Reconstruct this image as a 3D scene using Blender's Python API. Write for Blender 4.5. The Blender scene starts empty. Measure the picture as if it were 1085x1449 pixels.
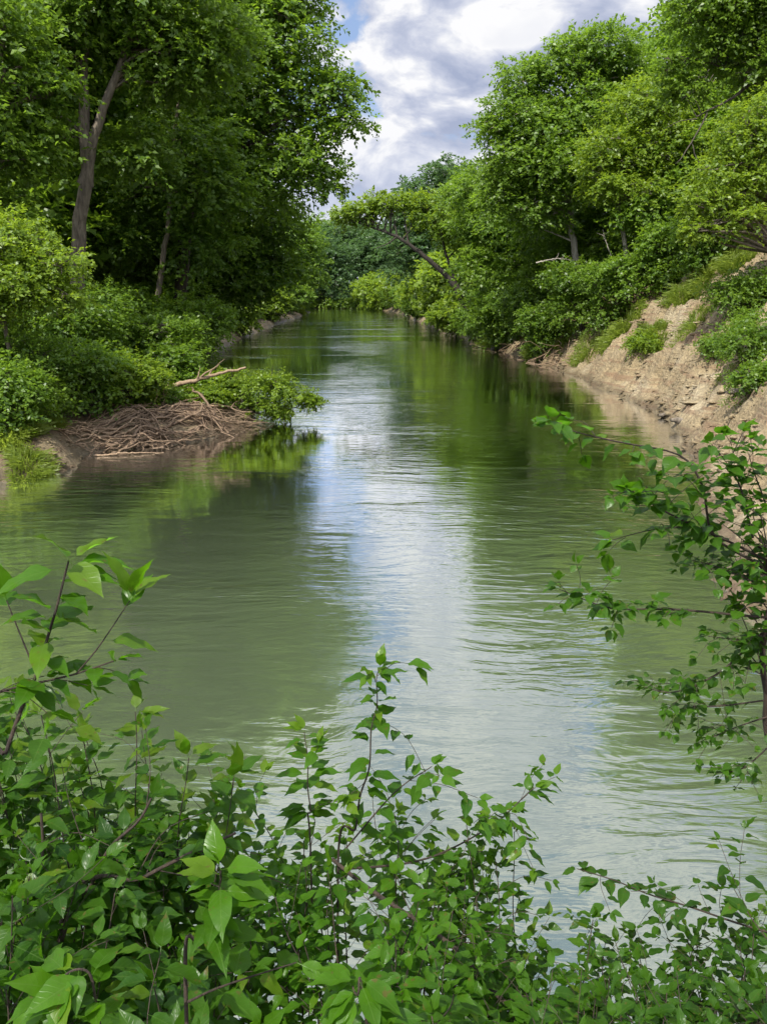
import bpy, math, random
import numpy as np
from math import radians, sin, cos, pi, tan

C = bpy.context.scene.collection
SC = bpy.context.scene

# ------------------------------------------------------------------ camera, sky, sun, exposure
FPX, HZ, CAMH = 1206.0, 415.0, 4.5
TILT = math.atan((724.5 - HZ) / FPX)
cd = bpy.data.cameras.new('camera'); cam = bpy.data.objects.new('camera', cd); C.objects.link(cam)
cd.sensor_fit = 'VERTICAL'; cd.sensor_height = 24.0; cd.lens = 12.0 / (724.5 / FPX)
cd.clip_start = 0.05; cd.clip_end = 5000
cam.location = (0, 0, CAMH); cam.rotation_euler = (pi / 2 - TILT, 0, 0)
SC.camera = cam
SUN = np.array([-0.27, -0.48, 0.80]); SUN /= np.linalg.norm(SUN)
sd = bpy.data.lights.new('sun', 'SUN'); sun = bpy.data.objects.new('sun', sd); C.objects.link(sun)
sd.energy = 4.9; sd.angle = radians(0.6); sd.color = (1.0, 0.95, 0.86)
from mathutils import Vector
sun.rotation_euler = Vector(-SUN).to_track_quat('-Z', 'Y').to_euler()
SC.view_settings.view_transform = 'Standard'; SC.view_settings.look = 'None'
SC.view_settings.exposure = 0.50; SC.view_settings.gamma = 1.0
SC.render.engine = 'CYCLES'
SC.cycles.max_bounces = 6; SC.cycles.diffuse_bounces = 2; SC.cycles.glossy_bounces = 2
SC.cycles.transmission_bounces = 4; SC.cycles.transparent_max_bounces = 4
SC.cycles.caustics_reflective = False; SC.cycles.caustics_refractive = False
SC.cycles.sample_clamp_indirect = 6.0
SC.cycles.use_denoising = True


class NT:
    """short helper round a node tree"""
    def __init__(self, tree):
        self.t = tree; tree.nodes.clear()
    def n(self, typ, **kw):
        nd = self.t.nodes.new(typ)
        for k, v in kw.items():
            setattr(nd, k, v)
        return nd
    def l(self, a, b):
        self.t.links.new(a, b)
    def val(self, sock, v):
        if hasattr(v, 'node'):
            self.l(v, sock)
        else:
            sock.default_value = v
    def math(self, op, a, b=0.0, c=None, clamp=False):
        m = self.n('ShaderNodeMath', operation=op, use_clamp=clamp)
        self.val(m.inputs[0], a); self.val(m.inputs[1], b)
        if c is not None: self.val(m.inputs[2], c)
        return m.outputs[0]
    def vmath(self, op, a, b):
        m = self.n('ShaderNodeVectorMath', operation=op)
        self.val(m.inputs[0], a); self.val(m.inputs[1], b)
        return m.outputs[0]
    def mix(self, f, a, b, blend='MIX'):
        m = self.n('ShaderNodeMix', data_type='RGBA', blend_type=blend)
        self.val(m.inputs[0], f); self.val(m.inputs[6], a); self.val(m.inputs[7], b)
        return m.outputs[2]
    def ramp(self, f, stops, interp='EASE'):
        r = self.n('ShaderNodeValToRGB'); e = r.color_ramp
        e.interpolation = interp
        while len(e.elements) < len(stops): e.elements.new(0.5)
        for el, (p, c) in zip(e.elements, stops):
            el.position = p; el.color = (c, c, c, 1) if isinstance(c, float) else (*c, 1)
        self.val(r.inputs[0], f)
        return r.outputs[0]
    def noise(self, vec, scale, detail=4.0, rough=0.55, dist=0.0, dim='3D'):
        m = self.n('ShaderNodeTexNoise', noise_dimensions=dim)
        if vec is not None: self.l(vec, m.inputs['Vector'])
        m.inputs['Scale'].default_value = scale; m.inputs['Detail'].default_value = detail
        m.inputs['Roughness'].default_value = rough; m.inputs['Distortion'].default_value = dist
        return m.outputs[0]
    def mapping(self, vec, scale=(1, 1, 1), loc=(0, 0, 0), rot=(0, 0, 0)):
        m = self.n('ShaderNodeMapping')
        self.l(vec, m.inputs[0])
        m.inputs['Location'].default_value = loc; m.inputs['Rotation'].default_value = rot
        m.inputs['Scale'].default_value = scale
        return m.outputs[0]


# sky: Nishita blue with a broken cumulus layer laid out on the celestial sphere
W = bpy.data.worlds.new('World'); SC.world = W; W.use_nodes = True
k = NT(W.node_tree)
out = k.n('ShaderNodeOutputWorld'); bg = k.n('ShaderNodeBackground')
sky = k.n('ShaderNodeTexSky', sky_type='NISHITA'); sky.sun_disc = False
sky.sun_elevation = math.asin(SUN[2]); sky.sun_rotation = math.atan2(SUN[0], SUN[1])
sky.altitude = 100; sky.dust_density = 1.2
tc = k.n('ShaderNodeTexCoord'); d = tc.outputs['Generated']
sep = k.n('ShaderNodeSeparateXYZ'); k.l(d, sep.inputs[0])
p0 = k.mapping(d, scale=(1.0, 1.0, 1.75), loc=(0.62, 0.30, 0.15))
warp = k.n('ShaderNodeTexNoise'); k.l(p0, warp.inputs['Vector']); warp.inputs['Scale'].default_value = 5.0; warp.inputs['Detail'].default_value = 4
wv = k.n('ShaderNodeVectorMath', operation='MULTIPLY_ADD')
k.l(warp.outputs[1], wv.inputs[0]); wv.inputs[1].default_value = (0.13, 0.13, 0.13); k.l(p0, wv.inputs[2])
p1 = wv.outputs[0]
p2 = k.vmath('ADD', p1, (-0.016, 0.0, 0.045))
n1 = k.noise(p1, 4.2, 9, 0.55); n2 = k.noise(p2, 4.2, 9, 0.55)
dens = k.ramp(n1, [(0.38, 0.0), (0.43, 1.0)])
lit = k.math('ADD', k.math('MULTIPLY', k.math('SUBTRACT', n1, n2), 7.0), 0.50, clamp=True)
thick = k.ramp(n1, [(0.52, 0.0), (0.70, 1.0)])
lit2 = k.math('SUBTRACT', lit, k.math('MULTIPLY', thick, 0.22), clamp=True)
ccol = k.ramp(lit2, [(0.0, (2.8, 3.2, 4.4)), (0.42, (4.1, 4.4, 5.4)), (0.62, (5.2, 5.4, 6.1)), (0.88, (7.0, 7.0, 7.1))], 'LINEAR')
hz = k.ramp(sep.outputs[2], [(0.0, 0.8), (0.2, 0.0)])
ccol = k.mix(hz, ccol, (4.7, 5.1, 6.2, 1))
skyc = k.mix(0.5, sky.outputs[0], (2.9, 4.0, 6.6, 1))
col = k.mix(dens, skyc, ccol)
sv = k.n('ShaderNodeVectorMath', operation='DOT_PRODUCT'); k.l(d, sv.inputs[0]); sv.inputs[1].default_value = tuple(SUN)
glow = k.math('ADD', 1.0, k.math('MULTIPLY', k.math('POWER', k.math('MAXIMUM', sv.outputs['Value'], 0.0), 2.0), 3.0))  # sky brightened toward the sun, out of view, added as fill light
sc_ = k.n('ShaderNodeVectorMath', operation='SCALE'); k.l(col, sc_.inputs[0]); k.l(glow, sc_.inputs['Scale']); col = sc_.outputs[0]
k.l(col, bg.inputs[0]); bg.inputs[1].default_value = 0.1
k.l(bg.outputs[0], out.inputs[0])

# ------------------------------------------------------------------ small maths
_T = (sin(TILT), cos(TILT))
def P(px, py, d):
    """the world point seen at a pixel of the 1085 x 1449 photograph, at distance d along the river (y = d)"""
    a = (px - 542.5) / FPX; b = (724.5 - py) / FPX
    v = np.array([a, _T[1] + b * _T[0], -_T[0] + b * _T[1]])
    return v * (d / v[1]) + np.array([0, 0, CAMH])

_grids = {}
def vnoise(x, y, seed):
    g = _grids.get(seed)
    if g is None:
        g = _grids[seed] = np.random.default_rng(seed).random((256, 256))
    xi = np.floor(x).astype(int); yi = np.floor(y).astype(int)
    fx = x - xi; fy = y - yi
    fx = fx * fx * (3 - 2 * fx); fy = fy * fy * (3 - 2 * fy)
    a = g[xi & 255, yi & 255]; b = g[(xi + 1) & 255, yi & 255]
    c = g[xi & 255, (yi + 1) & 255]; e = g[(xi + 1) & 255, (yi + 1) & 255]
    return (a * (1 - fx) + b * fx) * (1 - fy) + (c * (1 - fx) + e * fx) * fy - 0.5

def fbm(x, y, scale, seed, octv=4, gain=0.5):
    r = 0; a = 1; s = scale
    for i in range(octv):
        r = r + a * vnoise(x * s + 17.3 * i, y * s - 9.1 * i, seed + i); a *= gain; s *= 2.07
    return r

def unit(v):
    return v / np.maximum(np.linalg.norm(v, axis=-1, keepdims=True), 1e-9)

def rand_unit(rng, n):
    return unit(rng.normal(size=(n, 3)))

# ------------------------------------------------------------------ mesh building
def mesh_obj(name, verts, quads, mat, parent=None, loc=(0, 0, 0), attrs=None, uv=None, smooth=False):
    """one mesh object from numpy arrays; quads (n,4) may also be (n,3)"""
    verts = np.asarray(verts, np.float32).reshape(-1, 3); quads = np.asarray(quads, np.int32)
    m = bpy.data.meshes.new(name)
    nf, w = quads.shape
    m.vertices.add(len(verts)); m.vertices.foreach_set('co', verts.ravel())
    m.loops.add(nf * w); m.loops.foreach_set('vertex_index', quads.ravel())
    m.polygons.add(nf); m.polygons.foreach_set('loop_start', np.arange(0, nf * w, w, dtype=np.int32))
    if smooth: m.polygons.foreach_set('use_smooth', np.ones(nf, bool))
    for nm, arr in (attrs or {}).items():
        a = m.attributes.new(nm, 'FLOAT', 'POINT'); a.data.foreach_set('value', np.asarray(arr, np.float32).ravel())
    if uv is not None:
        u = m.uv_layers.new(name='UVMap'); u.data.foreach_set('uv', np.asarray(uv, np.float32)[quads.ravel()].ravel())
    m.update(calc_edges=True); m.validate()
    m.materials.append(mat)
    o = bpy.data.objects.new(name, m); C.objects.link(o)
    o.location = loc
    if parent is not None: o.parent = parent
    return o

def tag(o, label=None, cat=None, group=None, kind=None):
    if label: o['label'] = label
    if cat: o['category'] = cat
    if group: o['group'] = group
    if kind: o['kind'] = kind
    return o

def empty(name, loc, label, cat, group=None):
    o = bpy.data.objects.new(name, None); C.objects.link(o); o.location = loc
    o.empty_display_size = 0.3
    return tag(o, label, cat, group)

def copy_tree(src, loc, rz, sc, label, group=None, name=None):
    r = src.copy(); C.objects.link(r)
    r.location = loc; r.rotation_euler = (0, 0, rz); r.scale = sc if hasattr(sc, '__len__') else (sc, sc, sc)
    r['label'] = label
    if group: r['group'] = group
    for ch in src.children:
        c = ch.copy(); C.objects.link(c); c.parent = r
    return r

class Tubes:
    """tapered tubes collected into one mesh"""
    def __init__(s): s.v = []; s.f = []; s.n = 0
    def add(s, pts, rad, sides=6, wob=0.0, rng=None):
        pts = np.asarray(pts, float); m = len(pts)
        rad = np.broadcast_to(np.asarray(rad, float), (m,))
        t = np.gradient(pts, axis=0); t = unit(t)
        ref = np.array([0, 0, 1.0]) if abs(t[:, 2]).mean() < 0.8 else np.array([1.0, 0, 0])
        a = unit(np.cross(t, ref)); b = np.cross(t, a)
        ang = np.linspace(0, 2 * pi, sides, endpoint=False)
        R = rad[:, None] * np.ones((m, sides))
        if wob and rng is not None: R = R * (1 + wob * rng.uniform(-1, 1, (m, sides)))
        ring = pts[:, None] + R[..., None] * (np.cos(ang)[None, :, None] * a[:, None] + np.sin(ang)[None, :, None] * b[:, None])
        s.v.append(ring.reshape(-1, 3))
        i = np.arange(m - 1)[:, None] * sides; j = np.arange(sides)[None]; jn = (j + 1) % sides
        s.f.append(np.stack([i + j, i + jn, i + sides + jn, i + sides + j], -1).reshape(-1, 4) + s.n)
        s.n += m * sides
        return s
    def build(s, name, mat, parent=None, org=(0, 0, 0)):
        return mesh_obj(name, np.concatenate(s.v) - np.asarray(org), np.concatenate(s.f), mat, parent, smooth=True)

def curve(ctrl, n):
    """smooth polyline through the control points (Catmull-Rom)"""
    c = np.asarray(ctrl, float)
    if len(c) == 2: return c[0] + (c[1] - c[0]) * np.linspace(0, 1, n)[:, None]
    e = np.vstack([2 * c[0] - c[1], c, 2 * c[-1] - c[-2]])
    u = np.linspace(0, len(c) - 1 - 1e-6, n); i = u.astype(int); t = (u - i)[:, None]
    a, b, cc, dd = e[i], e[i + 1], e[i + 2], e[i + 3]
    return 0.5 * (2 * b + (cc - a) * t + (2 * a - 5 * b + 4 * cc - dd) * t ** 2 + (3 * b - a - 3 * cc + dd) * t ** 3)

def wander(rng, a, b, n, amt):
    p = np.asarray(a) + (np.asarray(b) - np.asarray(a)) * np.linspace(0, 1, n)[:, None]
    w = np.cumsum(rng.normal(size=(n, 3)), 0); w -= w[0] + (w[-1] - w[0]) * np.linspace(0, 1, n)[:, None]
    return p + w * amt * np.linalg.norm(np.asarray(b) - np.asarray(a)) / max(n, 1) ** 0.5

# ------------------------------------------------------------------ materials
def new_mat(name):
    m = bpy.data.materials.new(name); m.use_nodes = True
    return m, NT(m.node_tree)

def leaf_mat(name, dark, light, trans, tw=0.47, rough=0.42, spec=0.4, veins=False):
    m, k = new_mat(name)
    out = k.n('ShaderNodeOutputMaterial')
    at = k.n('ShaderNodeAttribute', attribute_name='tint')
    oi = k.n('ShaderNodeObjectInfo')
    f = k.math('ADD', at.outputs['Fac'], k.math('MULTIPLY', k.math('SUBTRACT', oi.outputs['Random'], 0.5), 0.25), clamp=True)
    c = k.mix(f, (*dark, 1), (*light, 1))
    pb = k.n('ShaderNodeBsdfPrincipled')
    tcol = k.mix(f, tuple(0.62 * x for x in trans) + (1,), (*trans, 1))
    if veins:
        uv = k.n('ShaderNodeUVMap'); s = k.n('ShaderNodeSeparateXYZ'); k.l(uv.outputs[0], s.inputs[0])
        av = k.math('ABSOLUTE', s.outputs[1])
        mid = k.ramp(av, [(0.0, 1.0), (0.07, 0.0)])
        ph = k.math('FRACT', k.math('SUBTRACT', k.math('MULTIPLY', s.outputs[0], 8.0), k.math('MULTIPLY', av, 1.9)))
        side = k.ramp(k.math('ABSOLUTE', k.math('SUBTRACT', ph, 0.5)), [(0.0, 1.0), (0.11, 0.0)])
        v = k.math('MAXIMUM', mid, k.math('MULTIPLY', side, 0.55))
        c = k.mix(k.math('MULTIPLY', v, 0.40), c, (0.11, 0.20, 0.035, 1))
        geo = k.n('ShaderNodeTexCoord')
        spots = k.ramp(k.noise(geo.outputs['Object'], 70, 2, 0.4), [(0.66, 0.0), (0.72, 0.8)])
        yel = k.ramp(at.outputs['Fac'], [(0.90, 0.0), (1.0, 0.45)])
        c = k.mix(yel, c, (0.12, 0.17, 0.012, 1))
        c = k.mix(spots, c, (0.10, 0.075, 0.02, 1))
        nz = k.noise(geo.outputs['Object'], 45, 3)
        c = k.mix(0.35, c, k.mix(nz, (0.3, 0.3, 0.3, 1), (1.5, 1.5, 1.5, 1)), 'MULTIPLY')
        bp = k.n('ShaderNodeBump'); bp.inputs['Strength'].default_value = 0.22; bp.inputs['Distance'].default_value = 0.003
        k.l(k.math('SUBTRACT', 1.0, v), bp.inputs['Height']); k.l(bp.outputs[0], pb.inputs['Normal'])
    k.l(c, pb.inputs['Base Color']); pb.inputs['Roughness'].default_value = rough
    pb.inputs['Specular IOR Level'].default_value = spec
    tr = k.n('ShaderNodeBsdfTranslucent'); k.l(tcol, tr.inputs[0])
    mx = k.n('ShaderNodeMixShader'); mx.inputs[0].default_value = tw
    k.l(pb.outputs[0], mx.inputs[1]); k.l(tr.outputs[0], mx.inputs[2]); k.l(mx.outputs[0], out.inputs[0])
    return m

M = {}
M['deep'] = leaf_mat('leaf_deep_green', (0.062, 0.132, 0.016), (0.155, 0.245, 0.028), (0.32, 0.52, 0.03))
M['mid'] = leaf_mat('leaf_mid_green', (0.056, 0.122, 0.014), (0.145, 0.230, 0.024), (0.28, 0.46, 0.03))
M['lime'] = leaf_mat('leaf_yellow_green', (0.080, 0.150, 0.014), (0.190, 0.270, 0.024), (0.38, 0.54, 0.03))
M['cool'] = leaf_mat('leaf_cool_green', (0.040, 0.088, 0.032), (0.085, 0.150, 0.045), (0.15, 0.28, 0.06))
M['grass'] = leaf_mat('grass_blade', (0.110, 0.170, 0.020), (0.230, 0.285, 0.045), (0.40, 0.52, 0.05), 0.5)
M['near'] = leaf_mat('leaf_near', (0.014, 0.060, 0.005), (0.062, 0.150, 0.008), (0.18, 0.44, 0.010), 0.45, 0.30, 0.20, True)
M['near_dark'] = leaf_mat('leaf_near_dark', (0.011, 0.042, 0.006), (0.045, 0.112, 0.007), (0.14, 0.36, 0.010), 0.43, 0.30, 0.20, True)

def bark_mat(name, c1, c2, scale=9.0):
    m, k = new_mat(name)
    out = k.n('ShaderNodeOutputMaterial'); pb = k.n('ShaderNodeBsdfPrincipled')
    tcn = k.n('ShaderNodeTexCoord')
    v = k.mapping(tcn.outputs['Object'], (1, 1, 0.25))
    n = k.noise(v, scale, 6, 0.65, 0.4)
    c = k.ramp(n, [(0.3, c1), (0.7, c2)])
    n2 = k.noise(tcn.outputs['Object'], 0.9, 3)
    c = k.mix(k.ramp(n2, [(0.45, 0.0), (0.7, 0.5)]), c, tuple(0.45 * x for x in c2) + (1,))
    k.l(c, pb.inputs['Base Color']); pb.inputs['Roughness'].default_value = 0.9
    bp = k.n('ShaderNodeBump'); bp.inputs['Strength'].default_value = 0.7; bp.inputs['Distance'].default_value = 0.03
    k.l(n, bp.inputs['Height']); k.l(bp.outputs[0], pb.inputs['Normal']); k.l(pb.outputs[0], out.inputs[0])
    return m
M['bark'] = bark_mat('bark_grey_brown', (0.07, 0.055, 0.04), (0.21, 0.175, 0.13))
M['bark_dark'] = bark_mat('bark_dark', (0.03, 0.024, 0.018), (0.085, 0.068, 0.05))
M['bark_pale'] = bark_mat('bark_pale', (0.16, 0.14, 0.11), (0.40, 0.36, 0.30))
M['bark_black'] = bark_mat('bark_black', (0.014, 0.011, 0.008), (0.045, 0.036, 0.027))
M['twig'] = bark_mat('twig_brown', (0.020, 0.014, 0.010), (0.058, 0.038, 0.025), 60)
M['drift'] = bark_mat('driftwood', (0.16, 0.105, 0.062), (0.40, 0.28, 0.175), 25)
M['drift_dark'] = bark_mat('driftwood_dark', (0.085, 0.055, 0.034), (0.25, 0.17, 0.105), 18)

def ground_mat():
    m, k = new_mat('bank_soil')
    out = k.n('ShaderNodeOutputMaterial'); pb = k.n('ShaderNodeBsdfPrincipled')
    tcn = k.n('ShaderNodeTexCoord'); ob = tcn.outputs['Object']
    sp = k.n('ShaderNodeSeparateXYZ'); k.l(ob, sp.inputs[0])
    big = k.noise(ob, 0.5, 5, 0.6)
    c = k.ramp(big, [(0.3, (0.180, 0.130, 0.066)), (0.5, (0.305, 0.236, 0.132)), (0.72, (0.415, 0.345, 0.222))])
    fine = k.noise(ob, 9, 8, 0.7)
    c = k.mix(0.75, c, k.ramp(fine, [(0.3, 0.42), (0.7, 1.28)]), 'MULTIPLY')
    # slanting strata, slightly darker and redder
    st = k.noise(k.mapping(ob, (0.25, 0.25, 5.0), rot=(0.10, 0.06, 0)), 1.1, 5, 0.6, 0.6)
    c = k.mix(k.ramp(st, [(0.48, 0.0), (0.64, 0.75)]), c, (0.20, 0.125, 0.07, 1))
    fl = k.n('ShaderNodeAttribute', attribute_name='forest')
    fn = k.noise(ob, 2.2, 6, 0.65)
    litter = k.ramp(fn, [(0.3, (0.048, 0.033, 0.017)), (0.7, (0.125, 0.085, 0.046))])
    c = k.mix(k.math('MULTIPLY', fl.outputs['Fac'], 1.0, clamp=True), c, litter)
    wet = k.ramp(k.math('ADD', sp.outputs[2], k.math('MULTIPLY', k.math('SUBTRACT', big, 0.5), 0.5)), [(0.02, 1.0), (0.42, 0.0)])
    c = k.mix(k.math('MULTIPLY', wet, 0.72), c, k.mix(0.9, c, (0.34, 0.32, 0.27, 1), 'MULTIPLY'))
    k.l(c, pb.inputs['Base Color'])
    k.l(k.math('SUBTRACT', 0.95, k.math('MULTIPLY', wet, 0.45)), pb.inputs['Roughness'])
    vor = k.n('ShaderNodeTexVoronoi', feature='DISTANCE_TO_EDGE'); k.l(k.mapping(ob, (2.2, 1.2, 3.5), rot=(0, 0, 0.3)), vor.inputs['Vector']); vor.inputs['Scale'].default_value = 1.6
    hgt = k.math('ADD', k.math('MULTIPLY', k.ramp(vor.outputs['Distance'], [(0.0, 0.0), (0.25, 1.0)]), 0.12), k.math('ADD', fine, k.math('MULTIPLY', st, 0.8)))
    bp = k.n('ShaderNodeBump'); bp.inputs['Strength'].default_value = 0.9; bp.inputs['Distance'].default_value = 0.15
    k.l(hgt, bp.inputs['Height']); k.l(bp.outputs[0], pb.inputs['Normal']); k.l(pb.outputs[0], out.inputs[0])
    return m
M['soil'] = ground_mat()

def water_mat():
    m, k = new_mat('river_water')
    out = k.n('ShaderNodeOutputMaterial')
    tcn = k.n('ShaderNodeTexCoord'); ob = tcn.outputs['Object']
    # slow eddies bend the ripples; wind leaves some reaches smooth
    w = k.n('ShaderNodeTexNoise'); k.l(ob, w.inputs['Vector']); w.inputs['Scale'].default_value = 0.22; w.inputs['Detail'].default_value = 2
    wm = k.n('ShaderNodeVectorMath', operation='MULTIPLY_ADD'); k.l(w.outputs[1], wm.inputs[0]); wm.inputs[1].default_value = (1.6, 1.6, 0); k.l(ob, wm.inputs[2])
    pw = wm.outputs[0]
    r1 = k.noise(k.mapping(pw, (0.9, 3.0, 1), rot=(0, 0, 0.12)), 1.6, 3, 0.5, 0.5)
    r2 = k.noise(k.mapping(pw, (0.45, 1.6, 1), rot=(0, 0, -0.15)), 0.8, 3, 0.5, 0.3)
    r3 = k.noise(k.mapping(pw, (1.0, 2.0, 1), rot=(0, 0, 0.35)), 5.0, 2, 0.5)
    patch = k.ramp(k.noise(k.mapping(ob, (0.10, 0.055, 1), loc=(3.1, 0.4, 0)), 1.0, 4, 0.6), [(0.38, 0.18), (0.60, 1.0)])
    h = k.math('ADD', k.math('MULTIPLY', r1, 0.060), k.math('ADD', k.math('MULTIPLY', r2, 0.085), k.math('MULTIPLY', r3, 0.010)))
    band = k.ramp(k.noise(k.mapping(ob, (0.07, 0.26, 1), loc=(7.0, 2.0, 0)), 1.0, 3, 0.6), [(0.52, 0.0), (0.62, 1.0)])
    ws = k.n('ShaderNodeSeparateXYZ'); k.l(ob, ws.inputs[0])
    reach = k.math('ADD', 0.4, k.math('MULTIPLY', k.math('DIVIDE', k.math('SUBTRACT', ws.outputs[1], 50.0), 70.0, clamp=True), 1.6))
    h = k.math('MULTIPLY', h, k.math('ADD', patch, k.math('MULTIPLY', band, reach)))
    bp = k.n('ShaderNodeBump'); bp.inputs['Strength'].default_value = 1.0; bp.inputs['Distance'].default_value = 0.22
    k.l(h, bp.inputs['Height'])
    silt = k.noise(ob, 0.12, 4, 0.6)
    body = k.mix(silt, (0.062, 0.084, 0.044, 1), (0.088, 0.110, 0.064, 1))
    df = k.n('ShaderNodeBsdfDiffuse'); k.l(body, df.inputs[0])
    gl = k.n('ShaderNodeBsdfGlossy'); gl.inputs['Roughness'].default_value = 0.06; gl.inputs[0].default_value = (0.97, 0.99, 1, 1)
    k.l(bp.outputs[0], gl.inputs['Normal'])
    fr = k.n('ShaderNodeFresnel'); fr.inputs[0].default_value = 2.1; k.l(bp.outputs[0], fr.inputs['Normal'])
    mx = k.n('ShaderNodeMixShader'); k.l(k.math('MULTIPLY', fr.outputs[0], 2.5, clamp=True), mx.inputs[0]); k.l(df.outputs[0], mx.inputs[1]); k.l(gl.outputs[0], mx.inputs[2])
    k.l(mx.outputs[0], out.inputs[0])
    return m
M['water'] = water_mat()

# ------------------------------------------------------------------ terrain and river
NEAR = [(-90, -6), (-30, -2), (-8, 1.6), (-3, 3.0), (0, 3.5), (2.2, 4.2)]
RIGHT = [(2.2, 4.2), (3.6, 6.5), (4.5, 9.5), (5.2, 13), (6.6, 18), (8.4, 24), (10.0, 31), (10.3, 38), (10.2, 46), (9.8, 58), (8.8, 76), (7.2, 105), (5.5, 140), (4.0, 185), (1.6, 222), (-5, 258), (-30, 274), (-150, 285)]
LEFT = [(-150, 255), (-50, 246), (-24, 236), (-18.5, 218), (-17, 180), (-16.5, 130), (-15, 86), (-13.2, 62), (-11, 48), (-8.6, 39), (-6.6, 34), (-5.0, 30.6), (-5.4, 28.7), (-7.2, 25.6), (-9.0, 24.2), (-8.6, 22.0), (-9.6, 20.4), (-14, 18.2), (-30, 15), (-90, 9)]
def seg_dist(x, y, pl):
    best = np.full(x.shape, 1e9)
    for (ax, ay), (bx, by) in zip(pl[:-1], pl[1:]):
        dx, dy = bx - ax, by - ay
        t = np.clip(((x - ax) * dx + (y - ay) * dy) / (dx * dx + dy * dy), 0, 1)
        best = np.minimum(best, np.hypot(x - ax - t * dx, y - ay - t * dy))
    return best
def in_river(x, y):
    poly = NEAR + RIGHT[1:] + LEFT
    c = np.zeros(x.shape, bool); j = len(poly) - 1
    for i in range(len(poly)):
        xi, yi = poly[i]; xj, yj = poly[j]
        if yi != yj:
            c ^= ((yi > y) != (yj > y)) & (x < (xj - xi) * (y - yi) / (yj - yi) + xi)
        j = i
    return c
def ground(x, y, full=False):
    x = np.asarray(x, float); y = np.asarray(y, float)
    wx = x - 0.45 + 0.6 * fbm(x, y, 0.55, 40, 4); wy = y + 0.6 * fbm(x, y, 0.55, 50, 4)
    dn, dr, dl = seg_dist(wx, wy, NEAR), seg_dist(wx, wy, RIGHT), seg_dist(wx, wy, LEFT)
    ins = in_river(wx, wy); dd = np.minimum(np.minimum(dn, dr), dl)
    Ht = 10.5 - 6.0 * np.clip((y - 54) / 40, 0, 1) - 3.2 * np.clip((y - 110) / 60, 0, 1)
    sl = 1.15
    rough = fbm(x * 0.8 + y * 0.35, y * 0.5, 1.3, 3, 5, 0.55)
    hr = Ht * np.tanh(sl * dr / Ht) + np.clip(dr, 0, 1.0) * (0.85 * rough + 0.22 * fbm(x + 0.6 * y, y, 1.9, 13, 4, 0.6) + 0.35 * fbm(x, y, 0.35, 9, 3))
    ril = np.abs(fbm(x * 0.42 + 0.25 * y, y * 1.35 - 0.2 * x, 1.0, 81, 3)); ril2 = np.abs(fbm(x * 0.9 + 0.5 * y, y * 2.4 - 0.5 * x, 1.0, 91, 3))
    hr = hr - np.clip(dr, 0, 1) * (0.34 * np.clip(1 - ril * 7, 0, 1) + 0.20 * np.clip(1 - ril2 * 5, 0, 1))
    # clod steps on the bare face
    stp = 0.42; q = hr / stp + 0.9 * fbm(x, y, 0.7, 21, 3); fr_ = q - np.floor(q)
    hr = hr + np.clip(dr, 0, 1) * stp * 0.85 * (np.clip(fr_ * 2.2, 0, 1) - fr_)
    hl = 0.75 * np.tanh(dl / 0.7) + 3.6 * np.tanh(0.30 * np.maximum(dl - 1.5, 0) / 3.6) + np.clip(dl, 0, 1) * 0.30 * fbm(x, y, 0.8, 5, 4)
    hn = 3.1 * np.tanh(1.05 * dn / 3.1) + np.clip(dn, 0, 1) * 0.15 * fbm(x, y, 0.9, 7, 3)
    wn, wr, wl = (1 / (v + 0.05) ** 4 for v in (dn, dr, dl))
    h = (wn * hn + wr * hr + wl * hl) / (wn + wr + wl)
    h = np.where(ins, -np.minimum(dd * 0.35, 1.6) - 0.02, h)
    if full:
        side = np.where(dr < np.minimum(dn, dl), 1, 0)
        return h, dd, side, ins
    return h
def gz(x, y):
    return float(ground(np.array([x]), np.array([y]))[0])

def axis(segs):
    a = [np.arange(s, e, st) for s, e, st in segs]
    return np.concatenate(a)
gx = axis([(-1500, -300, 150), (-300, -60, 24), (-60, -18, 1.5), (-18, -3.5, 0.16), (-3.5, 4, 0.4), (4, 19.5, 0.11), (19.5, 60, 1.3), (60, 300, 24), (300, 1501, 150)])
gy = axis([(-400, -20, 60), (-20, 3, 1.2), (3, 7, 0.4), (7, 17, 0.18), (17, 46, 0.12), (46, 75, 0.35), (75, 180, 2.2), (180, 460, 7), (460, 2600, 160)])
X, Y = np.meshgrid(gx, gy, indexing='ij')
Hh, Dd, Sd, Ins = ground(X, Y, True)
nx, ny = X.shape
idx = np.arange(nx * ny).reshape(nx, ny)
q = np.stack([idx[:-1, :-1], idx[1:, :-1], idx[1:, 1:], idx[:-1, 1:]], -1).reshape(-1, 4)
edge_far = np.clip((Y - 150) / 30, 0, 1)
edge = (2.4 - 2.0 * np.clip((Y - 60) / 60, 0, 1)) + 1.6 * np.clip(1.6 - Y / 100, 0.15, 1) * fbm(X, Y, 0.4, 60, 3)
edge_r = 7.4 + 2.4 * fbm(X, Y, 0.35, 66, 3) - 5.4 * np.clip((Y - 42) / 12, 0, 1) - 1.8 * np.clip((Y - 80) / 40, 0, 1)
forest = np.where(Sd == 1, np.clip((Dd - edge_r) / 0.9, 0, 1), np.maximum(0.42, np.clip((Dd - edge) / 1.0, 0, 1)))
forest = np.maximum(forest, edge_far) * (~Ins)
g = mesh_obj('ground', np.stack([X, Y, Hh], -1).reshape(-1, 3), q, M['soil'], attrs={'forest': forest}, smooth=True)
tag(g, 'sandy eroded river banks with brown soil', 'ground', kind='structure')
wv_ = [(-1500, -400, 0), (1500, -400, 0), (1500, 2600, 0), (-1500, 2600, 0)]
wtr = mesh_obj('river_water', wv_, [[0, 1, 2, 3]], M['water'])
tag(wtr, 'murky green river with ripples mirroring sky and trees', 'river', kind='structure')

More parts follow.
